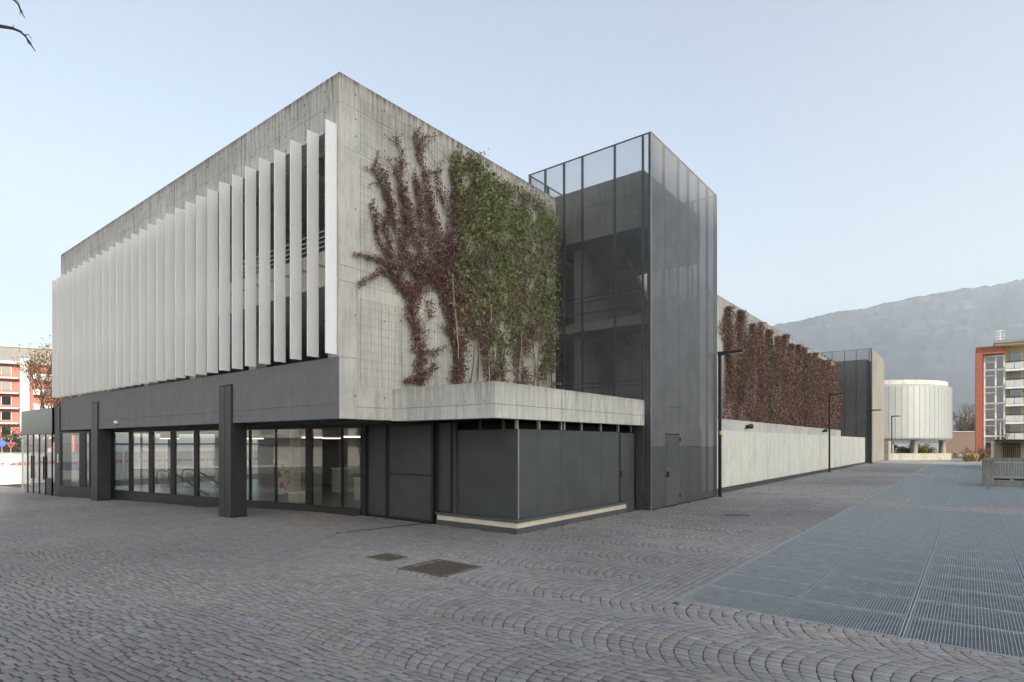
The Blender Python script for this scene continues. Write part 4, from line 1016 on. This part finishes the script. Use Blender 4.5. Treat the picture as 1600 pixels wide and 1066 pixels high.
for i, (px, col_) in enumerate(((1402, (.10, .12, .03)), (1420, (.06, .085, .03)), (1430, (.30, .26, .05)), (1446, (.07, .09, .035)))):
    shrub('hedge_shrub', gp_(px, 96), 1.6, 1.5, ('yellow green hedge shrub under the round ramp, leftmost', 'dark green hedge shrub under the round ramp', 'bright yellow hedge shrub under the round ramp', 'dark green hedge shrub under the round ramp, rightmost')[i], col_, 900, .2, 'shrub', 'shrubs under the round ramp')
# twigs of a tree left of the view reach into the top left corner
tb = at_d(-330, 692, 8.5)
TT = empty('leaning_tree', (tb.x, tb.y, gz(tb.y)), 'bare twigs hanging into the sky at the top left corner', 'tree')
tr = MB(); tr.tube([(tb.x, tb.y, gz(tb.y) - .05), at_d(-320, 500, 8.5), at_d(-300, 250, 8.5), at_d(-280, 30, 8.4), at_d(-250, -150, 8.3)], [.16, .14, .12, .09, .06], 10, False); tr.build('trunk', M['bark'], TT, True)
tw = MB()
def twig(pp, r): tw.tube([at_d(x, y, 8.4 + .02 * i) for i, (x, y) in enumerate(pp)], [r * (1 - .8 * i / (len(pp) - 1)) for i in range(len(pp))], 6, False)
twig([(-285, 90), (-200, 45), (-110, 25), (-40, 34), (0, 41), (12, 43), (20, 44.5), (31, 49), (39, 56), (44, 63), (49, 71), (55, 80)], .034)
for pp in ([(20, 44.5), (21, 40), (22, 39.5)], [(31, 49), (35, 48.5)], [(39, 55), (44, 54), (48, 59), (50, 64)], [(43, 61), (43, 66), (45.5, 71)], [(46, 64), (49, 69), (51, 73)], [(44, 62), (45, 67), (47, 70)]): twig(pp, .008)
twig([(-275, 20), (-150, -60), (-60, -40), (0, -12), (22, 0), (29, 7), (32, 16), (35, 22), (39, 28)], .026)
for pp in ([(26, 0), (30, 5)], [(32, 16), (31, 24)], [(32, 17), (34.5, 23)], [(33, 16), (37, 20)]): twig(pp, .006)
tw.build('branches', M['bark'], TT)

# ================================================================== RIGHT BACKGROUND
def facade_u(u):
    return lambda px: on_u(px, 692, u).y, lambda py, px=1570: on_u(px, py, u).z
fy, fz = facade_u(92.0)
M['red_render'] = plain('red_render', (.38, .125, .085), .8, 0, .3, .08)
M['cream_render'] = plain('cream_render', (.62, .50, .33), .8, 0, .3, .06)
M['window_dark'] = glass('far_window', (.06, .07, .07), (.95, .97, 1.0), 4.5)
M['balcony'] = plain('balcony_panel', (.55, .56, .57), .5)
M['shutter'] = plain('shutter', (.30, .31, .30), .6)
A = empty('apartment_house', (92, fy(1560), 0), 'cream and red apartment house with glazed stairwell at the right edge', 'building')
zt = fz(540); zb = -.05
bx('side_wall', M['red_render'], A, 91.6, 104, fy(1535.5), fy(1524.4), zb, zt)
bx('red_beam', M['red_render'], A, 91.62, 103, fy(1570), fy(1535.5) - .01, fz(552), zt - .01)
bx('main_wall', M['cream_render'], A, 93.4, 104, fy(1680), fy(1570) - .005, zb, fz(536))
bx('stair_wall', M['cream_render'], A, 93.2, 103, fy(1570), fy(1535.5) - .01, zb, fz(553))
ycuts = [553, 575, 602, 628, 654, 680, 700]
for i in range(len(ycuts) - 1):
    for a, b in ((1538.5, 1555.5), (1556.5, 1570)):
        bx('stair_pane', M['window_dark'], A, 92.55, 92.6, fy(b) + .02, fy(a) - .02, fz(ycuts[i + 1]) + .03, fz(ycuts[i]) - .25)
    bx('transom', M['white'], A, 92.5, 92.62, fy(1570), fy(1538.5), fz(ycuts[i]) - .22, fz(ycuts[i]) - .02)
    bx('transom', M['white'], A, 92.5, 92.62, fy(1555.5), fy(1538.5), fz(ycuts[i]) - .95, fz(ycuts[i]) - .85)
for a in (1538.5, 1556, 1569.5): bx('mullion', M['white'], A, 92.48, 92.63, fy(a) - .09, fy(a) + .09, 0, fz(553))
for i, y in enumerate((578, 605.6, 633, 660.5, 688)):
    z = fz(y); bx('balcony_slab', M['white'], A, 91.9, 93.4, fy(1680), fy(1571), z - .18, z + .06)
    bp = empty('balcony_guard', (0, 0, 0)); bp.parent = A; bp.matrix_parent_inverse = Matrix.Translation(-A.location)
    for k in range(6):
        p0, p1 = fy(1571.5 + k * 14.0), fy(1571.5 + (k + 1) * 14.0 - .8); bx('guard_panel', M['balcony'], bp, 91.93, 91.97, p1, p0, z + .12, z + .90)
    bx('guard_rail', M['frame'], bp, 91.9, 92.0, fy(1655), fy(1571.2), z + 1.02, z + 1.10)
    for k in range(5):
        a0 = 1579 + k * 24; w = bx('window', M['shutter'] if (i + k) % 2 else M['window_dark'], A, 93.30, 93.36, fy(a0 + 18), fy(a0), z + .1, z + 2.25)
        bx('window_post', M['white'], w, 93.26, 93.38, fy(a0 + 19.2), fy(a0 + 18), z + .08, z + 2.3)
bx('roof', M['shutter'], A, 90.9, 105, fy(1685), fy(1553), fz(537), fz(533)); bx('eaves', M['cream_render'], A, 91.2, 104.5, fy(1684), fy(1554), fz(541), fz(537) - .01)
an = MB(); q0 = Vector((94, fy(1564), fz(534))); an.bar(q0, q0 + Vector((0, 0, 1.9)), .09)
for k in range(4): an.bar(q0 + Vector((0, -.5, .7 + k * .35)), q0 + Vector((0, .5, .7 + k * .35)), .08)
an.build('antenna', M['white'], A)
# brown hall behind
h0 = at_d(1478, 692, 112); h1 = at_d(1560, 692, 112)
M['brown_clad'] = plain('brown_cladding', (.115, .075, .062), .8)
BH = empty('brown_hall', (h0.x, h0.y, 0), 'flat brown clad hall behind the dry shrubs', 'building')
hz = at_d(1500, 675, 112).z
mb = MB(); mb.hexa([(h0.x, h0.y, -.03), (h1.x, h1.y, -.03), (h1.x + 8, h1.y, -.03), (h0.x + 8, h0.y, -.03), (h0.x, h0.y, hz), (h1.x, h1.y, hz), (h1.x + 8, h1.y, hz), (h0.x + 8, h0.y, hz)]); mb.build('wall', M['brown_clad'], BH)
mb = MB(); mb.bar((h0.x, h0.y, hz + .05), (h1.x, h1.y, hz + .05), .4, .12); mb.build('roof_edge', M['shutter'], BH)
# gate house with brown slats
gy, gzf = facade_u(52.0)
GH = empty('gate_house', (52, gy(1575), 0), 'small cream gate house with a pergola of brown slats', 'building')
bx('wall', M['cream_render'], GH, 52, 55, gy(1640), gy(1555), 0, gzf(692)); bx('white_pier', M['white'], GH, 51.8, 52.6, gy(1552.5), gy(1548.6), -.03, gzf(690))
bx('roof', M['bark'], GH, 50.9, 55.2, gy(1645), gy(1556), gzf(691.5), gzf(687))
for k in range(9):
    a = 1567 + k * 3.1; bx('slat', M['bark'], GH, 51.2, 51.5, gy(a + 1.7), gy(a), 0, gzf(691.6) - .01)
lp = on_u(1563, 692, 60.0)
WL = empty('white_lamp', (60, lp.y, 0), 'slim white lamp post before the apartment house', 'street lamp')
MB().tube([(60, lp.y, -.03), (60, lp.y, on_u(1563, 657, 60).z)], [.07, .05], 8).build('pole', M['white'], WL); bx('lamp_head', M['white'], WL, 59.8, 60.2, lp.y - .38, lp.y + .38, on_u(1563, 657, 60).z, on_u(1563, 656, 60).z + .08)
# concrete stair parapet with railing on the grating
SPR = empty('stair_parapet', (28.1, -12.0, 0), 'concrete stair parapet with metal railing standing in the grating', 'parapet')
bx('concrete_pier', M['rough'], SPR, 28.1, 29.7, -12.24, -11.82, -.05, 1.30, .015)
bx('concrete_pier', M['rough'], SPR, 28.1, 29.7, -14.6, -13.86, -.05, 1.34, .015)
bx('base_beam', M['rough'], SPR, 28.5, 28.8, -13.855, -12.245, -.05, .30)
bx('bottom_rail', M['rail'], SPR, 28.60, 28.66, -13.855, -12.245, .42, .48); bx('top_rail', M['rail'], SPR, 28.60, 28.66, -13.855, -12.245, 1.14, 1.19)
for k in range(16): bx('baluster', M['rail'], SPR, 28.62, 28.64, -13.80 + k * .10, -13.782 + k * .10, .485, 1.138)
bx('rear_wall', M['rough'], SPR, 37.5, 37.8, -14.5, -12.0, -.05, 1.2); bx('stair_floor', M['pit'], SPR, 29.8, 37.4, -14.5, -11.9, -1.05, -.95)
bx('side_wall', M['rough'], SPR, 29.71, 37.49, -12.05, -11.83, -.9, .02)

# ================================================================== LEFT BACKGROUND
# red apartment house, facing the plaza
RA0 = at_d(20, 692, 118); fwd = Vector((ray(20)[0], ray(20)[1], 0)).normalized()
yaw = math.atan2(fwd.y, fwd.x) - math.pi / 2 - .16
RA = empty('red_apartment_house', (RA0.x, RA0.y, gz(99)), 'salmon red apartment house with white balconies behind the fence', 'building'); 
rot = Matrix.Rotation(yaw, 4, 'Z')
def rbox(name, mat, parent, x0, x1, y0, y1, z0, z1):
    mb = MB().box(x0, x1, y0, y1, z0, z1); mb.v = [tuple(rot @ Vector(v) + RA.location) for v in mb.v]; return mb.build(name, mat, parent)
M['salmon'] = plain('salmon_render', (.42, .165, .135), .85, 0, .3, .06); M['pale_render'] = plain('pale_render', (.52, .52, .51), .8, 0, .3, .05)
rbox('wall', M['salmon'], RA, -16, 1.2, 0, 12, 0, 18.6); rbox('white_pier', M['pale_render'], RA, 1.2, 2.7, -.5, 12, 0, 20.0); rbox('wall', M['salmon'], RA, 2.7, 10, .6, 12, 0, 18.8)
rbox('roof', M['pale_render'], RA, -16.5, 1.19, -1.6, 12.4, 18.7, 19.25); rbox('roof', M['pale_render'], RA, 3.31, 10.4, -.6, 12.4, 18.9, 19.4)
rbox('penthouse', M['window_dark'], RA, -3, 9, 3.5, 11, 19.4, 22.6); rbox('penthouse_roof', M['shutter'], RA, -3.4, 9.4, 3.1, 11.4, 22.6, 22.9); rbox('chimney', M['pale_render'], RA, -5.5, -4.3, 3, 4.5, 19.25, 22.2)
for s in range(6):
    z = .6 + s * 3.05
    rbox('balcony_slab', M['pale_render'], RA, -16, 1.1, -1.6, -.01, z - .15, z + .15)
    bp = rbox('balcony_guard', M['frame'], RA, -7.5, -3.9, -1.58, -1.5, z + .2, z + 1.15); rbox('guard_panel', M['pale_render'], RA, -16, -7.6, -1.58, -1.5, z + .2, z + 1.2)
    for a, b in ((-1.7, -.3), (-6.4, -5.3), (-9.2, -7.9)):
        w = rbox('window', M['window_dark'], RA, a, b, -.06, .05, z + (.75 if a > -2 else .2), z + 2.35); rbox('frame', M['pale_render'], w, a - .12, a - .01, -.08, .05, z + .6, z + 2.45); rbox('frame', M['pale_render'], w, b + .01, b + .12, -.08, .05, z + .6, z + 2.45)
    rbox('balcony_slab', M['pale_render'], RA, 3.35, 6.5, -.9, .59, z - .12, z + .1); rbox('guard_panel', M['balcony'], RA, 3.35, 6.5, -.88, -.8, z + .12, z + 1.1)
hb = gp_(14, 100)
shrub('dark_hedge', hb, 7.0, 4.2, 'dark green hedge at the foot of the red apartment house', (.035, .05, .025), 5000, .30)
# site fence with white tarpaulins
def tarp_mat():
    m, t, out = new_mat('tarpaulin'); N = NT(t); z = N.n('SeparateXYZ'); g = N.n('NewGeometry'); N.l(g.outputs['Position'], z.inputs[0])
    f = N.noise(N.pos((1, 1, .35)), 1.6, 5, .6); c = N.mix(N.ramp(f, .3, .7), (.62, .60, .57), (.80, .79, .76))
    wob = N.math('ADD', z.outputs[2], N.ramp(N.noise(N.pos(), .7, 2), 0, 1, -.12, .12))
    band = N.math('MULTIPLY', N.ramp(wob, .62, .66), N.ramp(wob, .82, .86, 1, 0)); rag = N.ramp(N.noise(N.pos((3, 3, 8)), 2.2, 4), .42, .55)
    c = N.mix(N.math('MULTIPLY', band, rag), c, (.62, .10, .05)); p = N.bsdf(c, .6, 0, .3, N.bump(f, .5, .08)); N.l(p.outputs[0], out.inputs[0]); return m
M['tarp'] = tarp_mat()
fstart = at_d(-34, 692, 35.6); fstart.z = 0; fd = Vector((1, .02, 0)).normalized()
FL = ('leftmost white tarpaulin panel of the building site fence', 'white tarpaulin site fence panel just left of the glass vestibule', 'white tarpaulin site fence panel seen through the glass vestibule', 'white tarpaulin site fence panel behind the corner pillar', 'white tarpaulin site fence panel seen through the shop windows', 'sixth white tarpaulin site fence panel seen through the shop windows', 'last white tarpaulin site fence panel seen through the shop windows')
for k in range(7):
    a = fstart + fd * (k * 2.62 + .03); b = a + fd * 2.5; g = gz(a.y) - .02
    t = empty('site_fence_panel', (a.x, a.y, g), FL[k], 'fence', 'site fence panels')
    nrm = Vector((-fd.y, fd.x, 0)); nn = 22; vv, ff = [], []
    for i in range(nn + 1):
        for j in range(9):
            q = a + (b - a) * (i / nn) + nrm * (.05 + .03 * math.sin(i * .9 + k) * math.sin(j * .8)); vv.append((q.x, q.y, g + .10 + 1.95 * j / 8 + (.03 * math.sin(i * 1.1) if j == 8 else 0)))
    for i in range(nn):
        for j in range(8): ff.append((i * 9 + j, (i + 1) * 9 + j, (i + 1) * 9 + j + 1, i * 9 + j + 1))
    np_mesh('tarpaulin', np.array(vv), np.array(ff), M['tarp'], t, None, True)
    fr = MB()
    for q in (a, b): fr.tube([(q.x, q.y, g), (q.x, q.y, g + 2.15)], [.022, .022], 6)
    for z in (.12, 2.1): fr.tube([(a.x, a.y, g + z), (b.x, b.y, g + z)], [.02, .02], 6)
    fr.build('fence_frame', M['steel_light'], t)
    MB().box(a.x - .35, a.x + .35, a.y - .12, a.y + .12, g, g + .13).build('concrete_foot', M['rough'], t, bevel=.02)
# dark railing wall beyond and two signs
w0, w1 = at_d(-40, 692, 60), at_d(90, 692, 60)
RW = empty('street_railing', (w0.x, w0.y, gz(60)), 'dark metal railing on a low wall behind the site fence', 'railing')
g = gz(60); MB().bar((w0.x, w0.y, g + .9), (w1.x, w1.y, g + .9), .3, 1.8).build('low_wall', M['core'], RW)
MB().bar((w0.x, w0.y, g + 3.0), (w1.x, w1.y, g + 3.0), .06).build('top_rail', M['frame'], RW)
mb = MB()
for k in range(70): q = w0 + (w1 - w0) * (k / 69); mb.bar((q.x, q.y, g + 1.8), (q.x, q.y, g + 3.0), .03)
o = mb.build('bars', M['frame'], RW); o['kind'] = 'stuff'
M['sign_blue'] = plain('sign_blue', (.03, .10, .42), .5); M['sign_red'] = plain('sign_red', (.50, .03, .03), .5)
q = at_d(3, 692, 46); t = empty('round_sign', (q.x, q.y, gz(q.y)), 'round blue traffic sign at the left edge behind the fence', 'sign')
z = at_d(3, 693, 46).z; MB().tube([(q.x, q.y, gz(q.y)), (q.x, q.y, z + .4)], [.03, .03], 6).build('pole', M['rail'], t); nv = Vector((-ray(3)[0], -ray(3)[1], 0)).normalized()
MB().tube([Vector((q.x, q.y, z)) + nv * .04, Vector((q.x, q.y, z)) + nv * .06], [.26, .26], 20).build('disc', M['sign_blue'], t)
q = at_d(17, 692, 46); t = empty('yield_sign', (q.x, q.y, gz(q.y)), 'triangular red bordered traffic sign behind the site fence', 'sign')
z = at_d(17, 695, 46).z; MB().tube([(q.x, q.y, gz(q.y)), (q.x, q.y, z + .4)], [.03, .03], 6).build('pole', M['rail'], t); sx = Vector((-nv.y, nv.x, 0))
def tri(s, off): 
    c = Vector((q.x, q.y, z)) + nv * off; p = [c + sx * s * .87 + Vector((0, 0, s * .5)), c - sx * s * .87 + Vector((0, 0, s * .5)), c + Vector((0, 0, -s))]; mb = MB(); n = [a - nv * .015 for a in p]
    mb.v = [tuple(a) for a in p + n]; mb.f = [(0, 1, 2), (5, 4, 3), (0, 3, 4, 1), (1, 4, 5, 2), (2, 5, 3, 0)]; return mb
tri(.34, .06).build('border', M['sign_red'], t); tri(.2, .08).build('face', M['black'], t)
# glass vestibule beyond the corner pillar
VB = empty('glass_vestibule', (-.1, 21.9, gz(22)), 'glass entrance vestibule with dark glossy band beyond the corner pillar', 'vestibule')
g = gz(25) - .03
bx('dark_band', M['fascia_glass'], VB, -.12, -.06, 21.9, 27.3, 2.52, 3.72); bx('roof', M['frame'], VB, -.05, 3.0, 21.92, 27.28, 3.55, 3.70); bx('band_backing', M['void'], VB, -.055, .05, 21.92, 27.28, 2.50, 3.54)
bx('dark_band', M['fascia_glass'], VB, -.05, 3.0, 27.24, 27.3, 2.52, 3.54)
for k in range(6):
    v = 22.0 + k * 1.05; bx('mullion', M['rail'] if k == 5 else M['frame'], VB, -.11, -.05, v, v + .05, g, 2.51)
    if k < 5: bx('pane', M['clear_glass'], VB, -.085, -.075, v + .052, v + 1.048, g + .06, 2.50)
bx('kick_plate', M['pillar'], VB, -.12, -.04, 22.0, 22.8, g, .45)
for k in (1, 3): bx('door_handle', M['black'], VB, -.17, -.112, 22.06 + k * 1.05, 22.10 + k * 1.05, .35, 1.45)
for u in (.9, 1.95, 2.95): bx('mullion', M['frame'], VB, u, u + .05, 27.22, 27.235, g, 2.5)
bx('notice', M['white'], G, -.066, -.0625, 21.15, 21.32, 1.2, 1.6)

# ================================================================== MOUNTAIN
ridge = [(700, 560), (900, 548), (1050, 530), (1150, 515), (1206, 507), (1251, 500), (1292, 488), (1352, 480), (1405, 467), (1451, 459), (1504, 450), (1559, 443), (1600, 433), (1680, 415), (1800, 395), (2000, 370), (2300, 350), (2800, 330)]
def mountain_mat():
    m, t, out = new_mat('hazed_forest'); N = NT(t)
    a = N.noise(N.pos((1, 1, 1.6)), .004, 8, .62); b = N.noise(N.pos((1, 1, 3.5)), .0045, 8, .66)
    c = N.mix(N.ramp(a, .35, .65), (.058, .074, .094), (.070, .086, .105)); z = N.n('SeparateXYZ'); g = N.n('NewGeometry'); N.l(g.outputs['Position'], z.inputs[0])  # forest tones with the blue of the haze put into them
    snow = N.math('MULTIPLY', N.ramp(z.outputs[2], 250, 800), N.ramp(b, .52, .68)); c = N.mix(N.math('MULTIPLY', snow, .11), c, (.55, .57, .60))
    p = N.bsdf(c, .95, 0, .1); N.l(p.outputs[0], out.inputs[0]); return m
def mountain():
    xs = [p[0] for p in ridge]; ys = [p[1] for p in ridge]
    na, nr = 520, 60; V = []; D0, D1 = 2300.0, 4600.0
    for i in range(na + 1):
        px = 700 + (2800 - 700) * i / na; py = np.interp(px, xs, ys); r = ray(px); hr = (HY - py) / FPX * D1
        for j in range(nr + 1):
            f = j / nr; d = D0 + (D1 - D0) * f; x, y = CU + r[0] * d, CV + r[1] * d
            prof = f ** 1.25
            w = mnoise.fractal((x * .0016, y * .0016, .3), 1.0, 2.1, 6)
            w2 = mnoise.fractal((x * .012, y * .012, 1.3), 1.0, 2.0, 4)
            z = hr * prof + w * 95 * f * (1 - f) * 2.2 + w2 * 9 * f + random.gauss(0, 3.5) * f - 5
            V.append((x, y, z))
        for j in range(8):      # falls away behind the ridge
            d = D1 + 120 * (j + 1); V.append((CU + r[0] * d, CV + r[1] * d, hr * (1 - .09 * (j + 1)) - 5))
    k = nr + 9; F = [(i * k + j, (i + 1) * k + j, (i + 1) * k + j + 1, i * k + j + 1) for i in range(na) for j in range(k - 1)]
    o = np_mesh('mountain', np.array(V), np.array(F), mountain_mat(), None, None, True); tag(o, 'hazy blue wooded mountain with faint snow streaks', 'mountain', kind='structure')
    return max(v[2] for v in V)
ztop_m = mountain()

# ================================================================== UNSEEN BLOCKS ADDED BEHIND THE VIEWER (shaped to shade the plaza)
M['house_wall'] = plain('house_render', (.66, .64, .60), .85, 0, .3, .05)
M['block_wall'] = plain('block_render', (.45, .42, .37), .85, 0, .3, .06)
def shade_block(s0, s1, H_, label):
    """s measures across the sun's direction"""
    v0, v1 = -163.0, -160.0; k = SUN_AZ[0] / SUN_AZ[1]; u0, u1 = s0 + v1 * k, s1 + v1 * k
    t = empty('sun_blocker', (u0, v1, 0), label, 'building', 'unseen sun blockers behind the viewer')
    bx('wall', M['block_wall'], t, u0, u1, v0, v1, -.03, H_ - .3); bx('roof', M['shutter'], t, u0, u1, v0 - .3, v1, H_ - .299, H_)
    for i in range(int(H_ / 3.1)): bx('window_band', M['window_dark'], t, u0 + 1, u1 - 1, v1 + .002, v1 + .05, 1.2 + i * 3.1, 2.6 + i * 3.1)
kt = math.tan(SUN_EL) / math.hypot(*SUN_AZ) / abs(SUN_AZ[1])
Htall = 10.95 + 160 * kt
shade_block(-7.4, 8.9, Htall + 8.5, 'tall unseen block added behind the viewer to shade the plaza'); shade_block(8.95, 16.6, Htall - 1.4, 'lower unseen block added behind the viewer, letting sun reach the tower top'); shade_block(16.65, 64.5, Htall + .4, 'long unseen block added behind the viewer to shade the lane')  # added sun blockers; the middle one stays low so sun reaches the tower mesh

# unseen pale house added to bounce sun onto the fins; shop windows mirror it
for i, (cu, cv, nu, nv_, w, H_, lab) in enumerate(((-40, 34, .74, -.67, 54, 19, 'long pale unseen house added left of the view to bounce sunlight'),)):
    t = empty('bounce_house', (cu, cv, gz(cv)), lab, 'building', None)
    rm = Matrix.Translation((cu, cv, gz(cv) - .05)) @ Matrix.Rotation(math.atan2(nv_, nu), 4, 'Z')
    def hbox(name, mat, parent, *q):
        mb = MB().box(*q); mb.v = [tuple(rm @ Vector(p)) for p in mb.v]; return mb.build(name, mat, parent)
    hbox('wall', M['house_wall'], t, -12, 0, -w / 2, w / 2, 0, H_); hbox('roof', M['shutter'], t, -12.4, .6, -w / 2 - .4, w / 2 + .4, H_ + .002, H_ + .35)
    for a in range(int(w / 4)):
        for b in range(int(H_ / 3.2)):
            hbox('window', M['shutter'] if (a * 7 + b * 3) % 4 else M['balcony'], t, .003, .05, -w / 2 + .9 + a * 4, -w / 2 + (2.9 if b == 0 else 2.2) + a * 4, (.3 if b == 0 else .5) + b * 3.2, 2.6 + b * 3.2)
    for b in range(1, int(H_ / 3.2)): hbox('balcony_slab', M['pale_render'], t, .003, 1.3, -w / 2, w / 2, b * 3.2 + .05, b * 3.2 + .25); hbox('balcony_guard', M['frame'], t, 1.22, 1.27, -w / 2, w / 2, b * 3.2 + 1.05, b * 3.2 + 1.12)
bare_tree('plaza_tree', (-26, 24, gz(24)), 9, .8, 'bare plaza tree left of the view', 3, 12, (.2, .13, .08), 300, .15)

# ================================================================== HAZE
def haze():
    m, t, out = new_mat('haze'); pv = t.nodes.new('ShaderNodeVolumePrincipled'); pv.inputs['Color'].default_value = (.77, .885, 1.0, 1); pv.inputs['Density'].default_value = 1.45e-4; pv.inputs['Anisotropy'].default_value = 0.25
    t.links.new(pv.outputs[0], out.inputs['Volume'])
    o = MB().box(-6100, 8100, -6100, 8100, -2.2, ztop_m + 25).build('haze', m); tag(o, 'thin blue winter haze over the valley', 'haze', kind='stuff')
haze()
bpy.context.view_layer.update()
